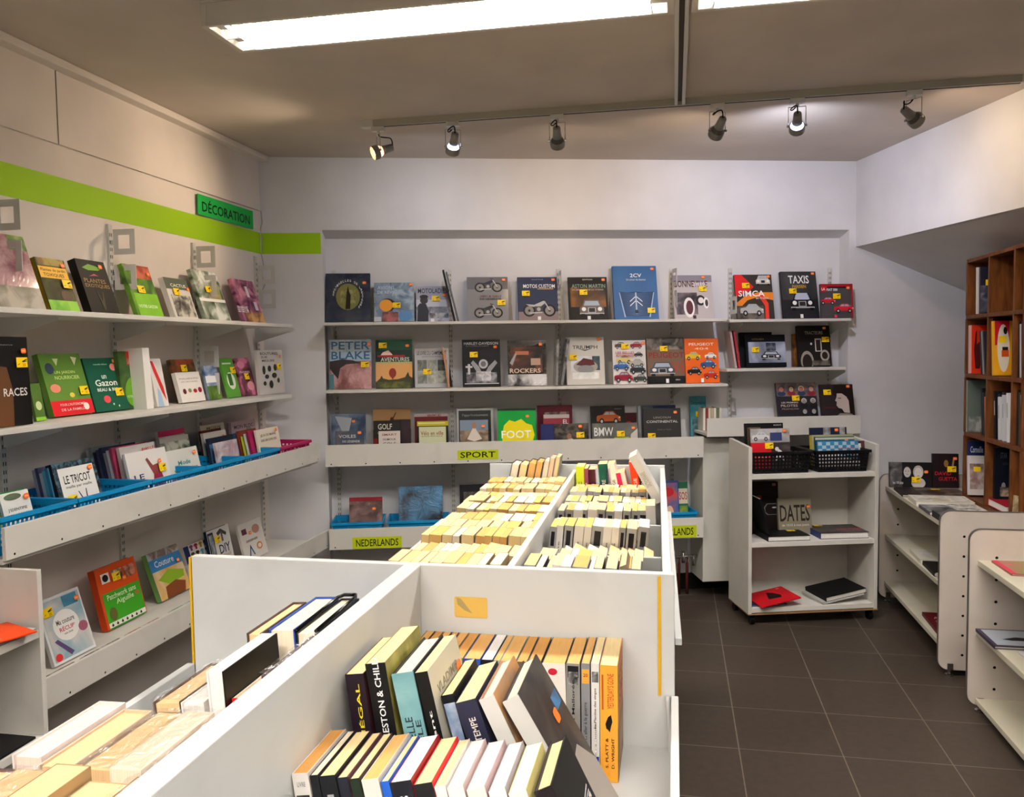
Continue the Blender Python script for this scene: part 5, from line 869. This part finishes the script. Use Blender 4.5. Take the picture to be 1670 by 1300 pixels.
wb('black book titled Star with a pale drawing, lowest middle cubby', 1, 0, .02, .18, .285, .024, .03, 1, '0f1520', edge=True, front='0f1520', rops=sq([('t', 'STAR', .5, .86, .4, .1, '5c6474'), ('t', 'NATION', .6, .72, .3, .05, '3c4454'), ('p', ell(.5, .34, .12, .06), '8c8c8c'), ('n', .3, .16, .9, .32, '14161c', 'a89c84', 24)]))
flat('flat red book with white page edges in the lowest middle cubby', (WX+.01, WY[1]-.02, WZ[0]+.003), (0, -1, 0), (1, 0, 0), .23, .11, .035, 'a01828', (), GW, name='book')
for k, (c, off) in enumerate((('c8c4bc', .002), ('e08428', .026), ('e8b030', .05))):
    wb(ORD[k]+' book from the left in the lowest cut-off cubby', 2, 0, off, .14, .17+.012*k, .02, .05, 6, c, edge=True)
wb('small book with a beige floral cover at the lowest cut-off cubby', 2, 0, .012, .07, .10, .012, .005, 3, 'a8946c', [('n', 0, 0, 1, 1, '8c7450', 'd0c098', 30)])

# ================================================================== book bins in the middle: near unit
BY, BT, BF = 1.357, 1.13, .838       # end board plane, its top, bin floor
YEL = mat('d9a91c', .5)
nb = thing('book_bin', 'near white double book bin with a centre divider and high end board', 'book bin', T(0, BY, 0))
WBN = mat((.80, .81, .805), .38, 'lam')
cb(nb, 'end_board', (-.87, 0, .70), (0, .018, BT), WBN)
cb(nb, 'divider', (-.462, -1.25, BF), (-.432, -.0005, BT), WBN)
cb(nb, 'floor_board', (-.868, -1.25, BF-.018), (-.003, -.0005, BF), WBN)
cb(nb, 'side_rail', (-.885, -1.25, .62), (-.870, -.0005, .93), WBN); cb(nb, 'side_rail', (-.006, -1.25, .62), (.006, -.0005, .928), WBN)
cb(nb, 'edge_strip', (-.8745, -.0015, .928), (-.8705, .0185, BT-.002), YEL, bev=0); cb(nb, 'edge_strip', (-.027, -.003, .928), (-.022, -.0005, BT-.003), YEL, bev=0)
mb = MB(); mb.tube([(-.012, -.006, .93), (-.004, -.01, .80), (.002, -.012, .70)], .004, WBN, 8); mb.build('cable_cover', nb)
cb(nb, 'cabinet_base', (-.84, -1.25, .02), (-.03, -.02, .70), WBN)
cb(nb, 'ledge', (.006, -.6, .70), (.055, -.0005, .715), WBN)
mb = MB(); draw(mb, V((-.372, -.0006, 1.042)), V((.058, 0, 0)), V((0, 0, .036)), V((0, -1, 0)), [('p', [(.03,0),(.97,0),(1,.06),(1,.94),(.97,1),(.03,1),(0,.94),(0,.06)], 'd8b45c'), ('p', [(.06,.95),(.2,.9),(.55,.2),(.45,.25),(.3,.35),(.1,.6)], 'a89868')])
mb.build('tape_patch', nb)
def onboard(px, py): return ony(px, py, BY)
# ---- books standing spine out in the near right bin
GB = {0: 'books in the back row of the near right bin', 1: 'books in the middle row of the near right bin', 2: 'books in the front row of the near right bin'}
def fb(label, zx0, zy, zx1, Y, lean, dep, row, cover, zoom=(450, 980, 2.456), floor=BF, htop=None, **k):
    """a book from the image place of its spine's top edge, on the spine plane y=Y"""
    a = ony(zoom[0]+zx0/zoom[2], zoom[1]+zy/zoom[2], Y); b = ony(zoom[0]+zx1/zoom[2], zoom[1]+zy/zoom[2], Y)
    th = math.radians(lean); top = htop if htop else a.z
    h = (top-floor)/math.cos(th); x = a.x+h*math.sin(th); t = max(.006, (b.x-a.x)*math.cos(th))
    Up = V((-math.sin(th), 0, math.cos(th))); Wd = V((math.cos(th), 0, math.sin(th)))
    return spine_book(k.pop('name', 'book'), label, frame(V((x, Y, floor+.0008)), Wd, V((0, 1, 0)), Up), t, dep, h-.0008, cover, group=GB.get(row, row), **k)
YB0 = 1.232
tans = [TAN, TAN2, TAN, CREAM, TAN, TAN2]
fb('white paperback with a round red logo on its spine', 1066, 250, 1158, YB0, 1, .118, 0, 'e4e0da', pages=TAN, sops=[('p', ell(.45, .93, .2, .03), 'c02438'), ('v', 'ROMAN', .5, .7, .2, .14, '8c8c8c')], front='1c1c1c')
fb('grey spined paperback with a small picture at the spine top', 1162, 250, 1217, YB0, 0, .118, 0, '8c8c8a', pages=TAN, front='26262a', sops=[('r', .1, .88, .9, .98, '1c1c20'), ('n', .15, .82, .85, .93, '1c1c20', 'a0a0a0', 60), ('v', 'La Mallorée', .5, .66, .2, .4, '26262a'), ('v', 'EDDINGS', .55, .24, .26, .34, '3c3c3c')])
fb('slim grey paperback with an orange label on its spine', 1222, 250, 1257, YB0, 0, .118, 0, '84868a', pages=TAN, front='5c4c44', sops=[('r', .1, .83, .9, .95, 'f0a03c'), ('t', '20', .5, .9, .5, .03, '3c3c3c'), ('v', 'Un aller à la guerre', .5, .5, .46, .34, '3c3c44'), ('r', .1, .03, .9, .22, 'd83c9c'), ('v', 'POCKET', .5, .125, .16, .5, 'f4e0f0')])
fb('slim white spined paperback left of the yellow one', 1262, 250, 1294, YB0, 0, .118, 0, 'dcdcd8', pages=CREAM, front='c8c8c8', sops=[('n', .1, .84, .9, .93, '1c1c1c', '9c9c9c', 60), ('v', 'La Planète des singes', .5, .62, .36, .34, '3c3c3c'), ('v', 'Pierre Boulle', .5, .33, .2, .34, '3c3c3c'), ('r', .08, .03, .92, .21, '1f2f7c'), ('v', 'POCKET', .5, .12, .16, .55, 'f0f0f0')])
fb('thick yellow paperback with a picture cover, rightmost in its row', 1297, 257, 1368, YB0, 0, .124, 0, 'f2a83c', pages=CREAM, front='c87c3c', ora=(.75, .6), sops=[('v', 'YESTERDAY’S GONE', .6, .78, .36, .3, 'c0502c'), ('r', .1, .62, .2, .92, 'c0502c'), ('p', [(.3,.5),(.45,.56),(.62,.58),(.7,.52),(.62,.48),(.55,.43),(.45,.45),(.35,.46)], '1c1810'), ('v', 'S. PLATT &', .38, .25, .16, .26, '3c2410'), ('v', 'D. WRIGHT', .72, .25, .16, .26, '3c2410')],
   rops=[('n', 0, 0, 1, .45, '4c3828', 'a07850', 12), ('p', [(.1,.6),(.9,.62),(.9,.95),(.1,.93)], 'd89050'), ('t', 'YESTERDAY', .5, .84, .76, .12, '8c3c24'), ('t', 'GONE', .5, .68, .66, .14, '8c3c24'), ('p', [(0,.1),(.4,.5),(.6,.48),(.2,.0),(0,0)], '8c7860')])
zx = 1062.0; k = 0
cols = ['2a2420', '2c4c9c', '14141c', '9c8c6c', 'a89c80', '8c6c4c', '1c1c1c', '7c5c3c', '2c3c6c', 'b0a484', '5c3c2c', '2a3428', '6c5440', '9c9484', '3c3c3c', '5c4434']
names = ['brown', 'black', 'blue', 'grey', 'tan', 'navy']
spec = [(1008, 1060, '4c4844'), (963, 1004, '5c5448'), (900, 958, 'b8ac90'), (872, 897, 'a8a08c'), (822, 868, '14161c'), (752, 818, '2c4ca0'), (706, 748, '8c7c5c'), (664, 702, '8c6c48'), (632, 660, '3c2c28'), (596, 628, '5c4c3c'), (560, 592, '7c6448'), (520, 556, '4c3c34')]
for i, (a, b, c) in enumerate(spec):
    fb(ordn(i)+' tan-paged paperback leftwards from the white red-logo one, back row of near bin', a, 252, b, YB0, 1, .116, 0, c, pages=[TAN2, TAN2, TAN, TAN, PWHITE, TAN, TAN2, TAN, TAN2, TAN, TAN2, TAN][i], sops=[('r', .1, .8, .9, .9, 'b0b0b8')] if i == 5 else (), htop=1.018)
YM = .992
fb('dark purple book with a yellow title Sénégal', 276, 296, 350, YM, 7, .142, 1, '1f1620', pages=CREAM, front='3c1c24', sops=[('v', 'SÉNÉGAL', .55, .735, .28, .42, 'e0d02c')])
fb('thick black book with white spine letters and a gold-green side', 356, 254, 438, YM, 8.5, .146, 1, '121214', pages=CREAM, front='7c7430', sops=[('v', 'PRESTON & CHILD', .5, .81, .31, .44, 'f2f2f0')], rops=[('n', 0, 0, 1, 1, '5c5a24', 'b8b060', 8)])
fb('teal hardback in the middle row of the near bin', 462, 296, 552, YM, 11.5, .14, 1, '6c9ca4', pages=PALE, front='14161a', hard=True, sops=[('n', 0, 0, 1, 1, '5c8c94', '88b4b8', 10), ('v', 'DANIELLE', .35, .64, .34, .26, '24383c'), ('v', 'STEELE', .75, .62, .25, .26, '24383c')])
fb('black spined book with a cream cover and an orange sticker', 556, 290, 608, YM, 12.5, .14, 1, '121212', pages=CREAM, front='c8c4b0', ora=(.86, .84), sops=[('v', 'Vincent', .5, .62, .24, .36, 'e8e8e8')], rops=[('n', 0, 0, 1, .5, 'a8a490', 'c8c4b0', 10), ('v', 'VLADIMIR', .3, .5, .5, .2, '8c8878'), ('t', 'VLADIMIR', .5, .87, .7, .05, '7c786c')])
fb('slim black book with a pink strip at the spine top', 622, 378, 655, YM+.03, 14, .12, 1, '101014', pages=CREAM, sops=[('n', .05, .72, .95, .95, '8c4c5c', '2c2428', 40), ('r', .3, .66, .9, .69, 'f0f0f0'), ('v', 'DE BEL', .5, .56, .16, .4, '8c8c94')])
fb('slim black book with a pale blue picture at the spine top', 660, 382, 712, YM+.02, 15, .125, 1, '0e1018', pages=CREAM, sops=[('n', .05, .66, .95, .95, '7c94b8', 'b8c4d4', 40), ('v', 'KAZON', .5, .55, .16, .34, '8c8c94')])
fb('thick navy book titled Artempe', 716, 412, 808, YM, 18, .13, 1, '26283c', pages=CREAM, sops=[('v', 'MARTEMPE', .55, .78, .3, .24, 'd8d0c8')])
fb('hardback with a blank light grey spine and an orange side', 812, 400, 884, YM, 25, .135, 1, 'c8c8c4', pages=PALE, front='a0785c', hard=True, rops=[('n', 0, 0, 1, 1, '7c7064', 'd89048', 8)])
fb('thick grey-spined hardback leaning, dark cover with an orange sticker', 906, 408, 990, YM, 30, .14, 1, 'c4c4c0', pages=PALE, front='26262c', hard=True, ora=(.6, .72), rops=[('n', 0, .3, 1, 1, '1c1c22', '4c4844', 8), ('p', [(.1,.3),(.3,.5),(.7,.52),(1,.35),(1,.1),(.1,.1)], 'a09890'), ('n', .7, .72, .95, .8, '2c4c6c', '3c7cb0', 20)])
YF = .855
fr = [(62, 690, 128, 8, 'd8d4ce', TAN2, 'paperback with a dark portrait on its white spine, first in the front row', [('n', .1, .62, .9, .86, '101010', '5c5c5c', 60), ('t', 'LIVRE', .5, .93, .5, .03, '8c8c8c')]),
      (134, 692, 168, 9, '1a1c20', PALE, 'first black paperback of the front row, next to the portrait one', [('v', 'STOKES', .5, .5, .3, .4, 'e0e0e0')]),
      (172, 706, 238, 10, '16181c', CREAM, 'second black paperback of the front row of the near bin', [('v', 'HIGGER', .5, .5, .4, .4, 'e0e0e0'), ('r', .3, .86, .7, .88, 'a0a0a0')]),
      (244, 712, 286, 11, '1c1f28', CREAM, 'dark paperback with a red mark, third black one of the front row', [('r', .2, .5, .8, .6, 'c02434')]),
      (294, 726, 334, 12, '1a2418', CREAM, 'dark paperback with green letters in the front row', [('v', 'TRÈFLE', .5, .5, .4, .4, '4ca03c')]),
      (342, 760, 412, 12, 'd0ccc4', TAN, 'tan-paged white spined paperback in the front row', [('r', .3, .7, .7, .76, '8c8c8c')]),
      (418, 730, 452, 13, '1f55b4', CREAM, 'slim blue paperback in the front row', [('t', 'lj', .5, .88, .6, .05, 'e8f0ff')]),
      (456, 738, 544, 13, '16161e', PWHITE, 'black paperback with bright white pages and a red back edge', [('t', '••', .5, .9, .4, .02, 'f0f0f0')]),
      (550, 736, 628, 14, '141414', CREAM, 'black paperback with a bright red cover side', [('v', 'ROSENS', .5, .5, .4, .3, 'f0f0f0')]),
      (634, 772, 680, 14, 'ddd8d0', CREAM, 'cream paperback right of the red-sided one', [('r', .2, .6, .8, .7, 'b0b0b0')]),
      (684, 762, 752, 15, 'e6ddd4', PWHITE, 'first of the four white-paged paperbacks at the front row’s right', [('r', .3, .84, .95, .93, 'c8202c')]),
      (762, 768, 840, 16, 'e0d4cc', PWHITE, 'second of the four white-paged paperbacks at the front row’s right', [('r', .2, .86, .8, .92, 'b8283c')]),
      (850, 776, 922, 17, 'e8e0d8', PWHITE, 'third of the four white-paged paperbacks at the front row’s right', []),
      (930, 780, 1008, 18, 'e4dcd4', PWHITE, 'last of the four white-paged paperbacks, with a yellow side', [])]
for i, (a, zy, b, ln, c, pg, lab, so) in enumerate(fr):
    fb(lab, a, zy, b, YF, ln, .112, 2, c, pages=pg, sops=so, htop=1.018, front={7: '8c1c24', 8: 'd8282c', 13: 'd8cc84', 10: 'c8b4b0', 11: 'c0a4a4', 12: '9c9494', 1: '2a2424', 3: '5c3c44', 4: '4c3c34'}.get(i))
fb('large black hardback with white handwritten cover letters, rightmost in the front row', 1032, 768, 1120, YF, 26, .118, 2, '1c1416', pages=CREAM, front='1a1a1a', hard=True, ora=(.75, .62), rops=[('v', 'GERARD', .3, .6, .6, .2, 'd8d8d8'), ('v', 'WEBER', .6, .6, .6, .24, 'd8d8d8')])
# small book leaning on the outer ledge
spine_book('book', 'cream and dark red book standing on the outer ledge of the near bin', frame(V((.012, .88, .7165)), V((1, 0, 0)), V((0, 1, 0)), UZ), .024, .12, .185, 'e4dcc0', sops=[('r', 0, .88, 1, 1, '7c1c1c'), ('n', .15, .4, .45, .7, '3c3c3c', '9c9c9c', 60)], front='7c1c1c')
# ---- hardbacks and film-wrapped books in the near left bin (page edges towards the room)
def lbk(label, x0, x1, Y, dep, top, lean, cover, pages, wrap=False, front=None, hard=True, spine_c=None):
    th = math.radians(lean); h = (top-BF)/math.cos(th); t = (x1-x0)*math.cos(th)
    Up = V((-math.sin(th), 0, math.cos(th))); Wd = V((math.cos(th), 0, math.sin(th)))
    r = thing('hardback_book' if hard else 'book', label, 'book', frame(V((x0+h*math.sin(th), Y, BF+.001)), Wd, V((0, 1, 0)), Up), 'books in the near left bin')
    cm = mat(cover, .4); b = .0022 if hard else .001
    c = MB(); c.box((0, 0, 0), (b, dep, h), cm); c.box((t-b, 0, 0), (t, dep, h), mat(front, .4) if front else cm); c.box((b, dep-b, 0), (t-b, dep, h), cm); c.build('cover', r)
    g = MB(); o = .003 if hard else .0006; g.box((b, o, o), (t-b, dep-b, h-o), pages); g.build('pages', r)
    if spine_c: s = MB(); s.box((-.0004, -.0012, h*.3), (t+.0004, 0, h+.0005), mat(spine_c, .4)); s.build('cover_flap', r)
    if wrap:
        w = MB(); n = 10; vs = []; fs = []; random.seed(int(x0*1e4)+int(Y*1e3))
        for i in range(n+1):
            for j in range(4):
                vs.append((-.002+(t+.004)*j/3, -.002+(dep+.004)*i/n, h+.002+random.random()*.004))
        for i in range(n):
            for j in range(3): fs.append([i*4+j, i*4+j+1, (i+1)*4+j+1, (i+1)*4+j])
        w.add(vs, fs, mat('ffffff', .1, 'clear')); w.build('plastic_wrap', r, smooth=True)
    return r
TANL = mat('e9c897', .8, 'paper')
# far row against the end board
lbk('tan-paged hardback, leftmost against the end board', -.600, -.577, 1.065, .148, 1.10, 3, '4c3c38', TANL)
lbk('thick white-paged hardback with a blue side, against the end board', -.576, -.536, 1.085, .16, 1.10, 3, '2c4ca0', PALE)
o_ = lbk('cream-paged book in a glossy black wrap-round cover, near the divider', -.534, -.503, 1.085, .165, 1.098, 3, '14161c', PALE)
mb = MB(); mb.tube([(.0, .0, .262), (.0, .15, .266), (.006, .165, .266), (.026, .165, .266), (.031, .15, .266), (.031, .0, .262)], .003, mat((.03, .035, .045), .15), 8); mb.build('glossy_edge', o_, smooth=True)
lbk('blue and red backed hardback beside the divider', -.500, -.468, 1.10, .17, 1.095, 1, '2c5ca0', PALE, front='a02c44')
# second row
lbk('thick white-paged hardback with a black side in the near left bin', -.574, -.550, .918, .142, 1.103, 4, 'e8e4e4', PWHITE, front='14120f')
lbk('cream-paged book with a red flap, left one of two', -.546, -.526, .93, .14, 1.066, 4, 'd8d0c0', CREAM, spine_c='e01818')
lbk('cream-paged book with a red flap, right one of two', -.524, -.508, .955, .12, 1.07, 4, 'd8d0c0', CREAM, spine_c='c81420')
lbk('white-paged hardback leaning on the divider, second row', -.503, -.470, .925, .145, 1.10, 1, '4c3c44', PWHITE, wrap=True)
lbk('film-wrapped tan-paged book at the left end of the second row', -.655, -.615, .925, .135, 1.055, 6, '5c4c44', TANL, wrap=True)
lbk('film-wrapped white book beside the tan one, second row', -.612, -.580, .92, .10, 1.06, 5, 'e8e4e0', PWHITE, wrap=True)
# third row
xs = [-.715, -.675, -.632, -.588, -.548, -.506, -.468]
lab3 = ['thick pinkish-paged hardback at the left end of the third row', 'tan-paged book, second from the left in the third row', 'film-wrapped tan-paged book, third in the third row', 'film-wrapped white-paged book, fourth in the third row', 'film-wrapped tan-paged book, fifth in the third row', 'tan-paged book next to the divider in the third row']
for i in range(6):
    lbk(lab3[i], xs[i], xs[i+1]-.003, .762-.008*(i % 2), .142, 1.062-.004*(i % 3), 1.2, ['e0d4d0', 'c8b49c', '8c7c6c', 'e8e0d4', '9c8464', 'b89c74'][i], [mat('f0dccc', .8, 'paper'), TANL, TANL, PALE, TANL, TANL][i], wrap=i in (2, 3, 4), hard=i < 2)
xs = [-.735, -.682, -.640, -.596, -.545, -.505, -.468]
lab4 = ['cream-paged hardback at the left end of the nearest row', 'tan book with a torn wrapper, second in the nearest row', 'tan-paged book, third in the nearest row', 'wide tan-paged book, fourth in the nearest row', 'film-wrapped tan book, fifth in the nearest row', 'tan book beside the divider in the nearest row']
for i in range(6):
    lbk(lab4[i], xs[i], xs[i+1]-.003, .59, .150-.006*(i % 2), 1.058+.006*(i % 3), 1.2, ['5c4444', 'c8b49c', 'a88c64', 'b89c74', '9c8464', 'b89c74'][i], [CREAM, TANL, TANL, TANL, TANL, TANL][i], wrap=i in (1, 4), hard=i < 1)

# ================================================================== far double bin
FR = Matrix.Translation((0, 1.392, 0)) @ Matrix.Rotation(math.radians(1.15), 4, 'Z')
fbn = thing('book_bin', 'far white double book bin packed with rows of paperbacks', 'book bin', FR)
FW = .665
cb(fbn, 'side_panel', (-.018, 0, .55), (0, 1.77, 1.045), WBN); cb(fbn, 'side_panel', (-FW, 0, .55), (-FW+.016, 1.77, .985), WBN)
cb(fbn, 'end_board', (-FW-.01, 1.77, .55), (0, 1.788, 1.055), WBN); cb(fbn, 'floor_board', (-FW+.016, .001, BF-.018), (-.018, 1.7695, BF), WBN)
cb(fbn, 'divider', (-.348, .001, BF), (-.332, 1.7695, 1.035), WBN); cb(fbn, 'cabinet_base', (-FW+.02, .02, .03), (-.03, 1.75, BF-.019), WBN)
CR = [.27, .645, 1.02, 1.395]
for y in CR:
    for a, b in ((-FW+.0165, -.3485), (-.3315, -.0185)): cb(fbn, 'cross_divider', (a, y, BF+.0005), (b, y+.012, .985), WBN)
cb(fbn, 'side_rail', (.0005, .0, 1.0), (.012, 1.1, 1.012), WBN)
random.seed(11)
def pocket(cov, pg, sp, away):
    """one paperback mesh: local x thickness .02, y depth .108, z .178; spine at y=0 or turned away"""
    c = MB(); b = .0008; t, w, h = .02, .108, .178; cm = mat(cov, .45); sm = mat(sp, .45)
    y0 = w-b if away else 0; c.box((0, 0, 0), (b, w, h), cm); c.box((t-b, 0, 0), (t, w, h), cm); c.box((b, y0, 0), (t-b, y0+b, h), sm)
    c.box((b, 0 if away else b, .0005), (t-b, w-b if away else w, h-.0005), pg)
    if not away:
        draw(c, V((0, 0, 0)), V((t, 0, 0)), V((0, 0, h)), V((0, -1, 0)), [('r', .25, .72, .75, .93, '1c1c20'), ('v', 'roman', .5, .5, .3, .3, '3c3c3c')] if sp != 'e8e4dc' else [('v', 'poche', .5, .6, .3, .35, '3c3c3c')], .0003)
    me = c.build('paperback'); m_ = me.data; bpy.data.objects.remove(me); return m_
PG = [CREAM, CREAM, TAN, mat('edcf90', .8, 'paper'), PALE, mat('e2b66c', .8, 'paper'), CREAM]
LEFTM = [pocket(c, p, c, True) for p in PG for c in ('c8b490', '9c8868')]
RIGHTM = [pocket(c, p, s, False) for p in PG for c, s in (('2c2c30', 'a8a8a6'), ('d8d4cc', 'e8e4dc'), ('8c8c8c', '9c9c9c'))]
DARKM = [pocket('1c1c20', CREAM, '1c242c', False)]
rows = [.415, .530, .672, .787, .902, 1.047, 1.162, 1.277, 1.422, 1.537]
cnt = 0
for ri, y in enumerate(rows):
    for side in (0, 1):
        x = -FW+.018 if side == 0 else -.330; xe = -.350 if side == 0 else [-.07, -.075, -.065, -.045, -.06, -.05, -.03, -.05, -.05, -.06][ri]
        hh = ([1.0, .96, 1.03, 1.0, .99, 1.0, 1.02, .97, 1.0, 1.04] if side == 0 else [1.0, .93, .82, 1.06, .93, 1.02, .93, .93, .97, 1.0])[ri]
        lean = ([2, 9, 3, 2, 2, 3, 2, 4, 2, 5] if side == 0 else [3, 8, 26, 5, 3, 3, 2, 2, 3, 3])[ri]
        if ri == 9 and side == 1: hh = .9
        k = 0; L_ = []; xe -= max(0, .178*hh*math.sin(math.radians(lean))*(1 if side == 0 else .5)-.004)
        while x < xe-.008:
            tk = random.choice([.016, .019, .022, .025, .028, .034])
            if side == 0 and ri in (0, 1) : tk *= 1.05
            if x+tk > xe: break
            me = random.choice(LEFTM if side == 0 else RIGHTM)
            if side == 1 and ri in (3, 9) and random.random() < .12: me = DARKM[0]
            th = math.radians(lean+random.uniform(-1.5, 1.5)); sx = tk/.02; sz = hh*random.uniform(.985, 1.015); sgn = 1
            h_ = .178*sz; xs_ = tk/math.cos(th)
            # leans to the right: pivot on the lower right edge
            up = V((math.sin(th), 0, math.cos(th))); wd = V((math.cos(th), 0, -math.sin(th)))
            L_.append((x, tk, th, sz, me)); x += xs_+.0006
        n = len(L_)
        for j, (x_, tk, th, sz, me) in enumerate(L_):
            up = V((math.sin(th), 0, math.cos(th))); wd = V((math.cos(th), 0, -math.sin(th)))
            Pq = V((x_, y+random.uniform(-.003, .003), BF+.001+tk*math.sin(th)))
            Mx = FR @ frame(Pq, wd, V((0, 1, 0)), up) @ Matrix.Diagonal((tk/.02, 1, sz, 1))
            o = bpy.data.objects.new('paperback', me); COL.objects.link(o); o.matrix_world = Mx
            tag(o, '%s paperback from the left, %s visible row from the front, far bin’s %s half' % (ordn(j), ordn(ri), ('left', 'right')[side]), 'book', 'paperbacks in the far bin’s %s half' % ('left', 'right')[side]); cnt += 1
print('paperbacks', cnt)
# taller books in the last row of the far bin
def farb(label, x, t, y, w, h, lean, cover, pages=CREAM, front=None, sops=(), away=False, z=BF):
    th = math.radians(lean); up = V((-math.sin(th), 0, math.cos(th))); wd = V((math.cos(th), 0, math.sin(th)))
    lift = 0 if lean >= 0 else t*math.sin(-th)
    M = FR @ frame(V((x, y, z+.001+lift)), wd, V((0, 1, 0)), up)
    if away:
        r = thing('book', label, 'book', M, 'tall books at the far end of the far bin'); c = MB(); cm = mat(cover, .4)
        c.box((0, 0, 0), (.002, w, h), cm); c.box((t-.002, 0, 0), (t, w, h), cm); c.box((.002, w-.002, 0), (t-.002, w, h), cm); c.build('cover', r)
        g = MB(); g.box((.002, .003, .003), (t-.002, w-.002, h-.003), pages); g.build('pages', r); return r
    return spine_book('book', label, M, t, w, h, cover, sops, pages=pages, group='tall books at the far end of the far bin', front=front)
for i, (x, t, h, c, ln) in enumerate(((-.545, .030, .235, '3c3c3c', -12), (-.513, .030, .235, '4c3c2c', -12), (-.481, .030, .24, '3c2c24', -12), (-.449, .026, .245, '2c2c2c', -11), (-.421, .022, .25, '6c6c6c', -11), (-.397, .02, .26, 'a08c84', -10), (-.375, .016, .265, 'b0a898', -10))):
    farb(ordn(i)+' tall tan-paged book from the left at the far end, left half', x-.07, t, 1.655, .10, h, ln, c, [PALE, CREAM, TAN, TAN, PALE, mat('e8c8a8', .8, 'paper'), CREAM][i], away=True)
RB = [(-.322, .03, .225, 'c8d82c', 'lime spined book', 1), (-.290, .016, .218, '8c4454', 'dusty red book', 2), (-.272, .028, .215, '3c1420', 'dark wine spined book', 2), (-.243, .014, .22, 'b8c4d0', 'pale blue book', 3), (-.228, .034, .235, '0f4a3c', 'dark green spined book', 4), (-.190, .016, .22, '6c5470', 'mauve book', 7), (-.172, .026, .238, 'e4e0d0', 'cream spined book', 9), (-.140, .018, .205, 'c82c54', 'raspberry spined book', 11), (-.119, .016, .21, 'e0d8c8', 'slim cream book', 12), (-.101, .030, .245, 'e8401c', 'bright red spined book', 7), (-.068, .030, .245, '1c2024', 'black spined book', 9)]
for i, (x, t, h, c, nm, ln) in enumerate(RB):
    farb(nm+' standing at the far end of the far bin, right half', x, t, 1.655, .10, h, ln, c, sops=[('v', ['ABC', 'ROMAN', 'NUITS', 'MER', 'HISTOIRE', 'LUNE', 'VOYAGE', 'AMOUR', 'CONTES', 'ROUGE', 'OMBRE'][i], .5, .6, .4, .3, '3c3c3c' if i in (0, 3, 6, 8) else 'd8c8c0')])
farb('long white leaning book at the right end of the far bin', -.035, .028, 1.33, .14, .175, 29, 'dcdad4', PALE, front='d0cec8', sops=[('v', 'DICTIONNAIRE', .5, .5, .6, .3, 'a8a49c')], z=.986)
farb('dark-fronted white book lying at the right end near the middle, far bin', -.055, .028, 1.04, .11, .2, 2, 'e0dcd8', CREAM, front='7c3c34')
farb('brown patterned book leaning at the right end of the nearest visible row', -.035, .016, .40, .12, .2, 22, '8c7c68', CREAM, front='6c5c48')
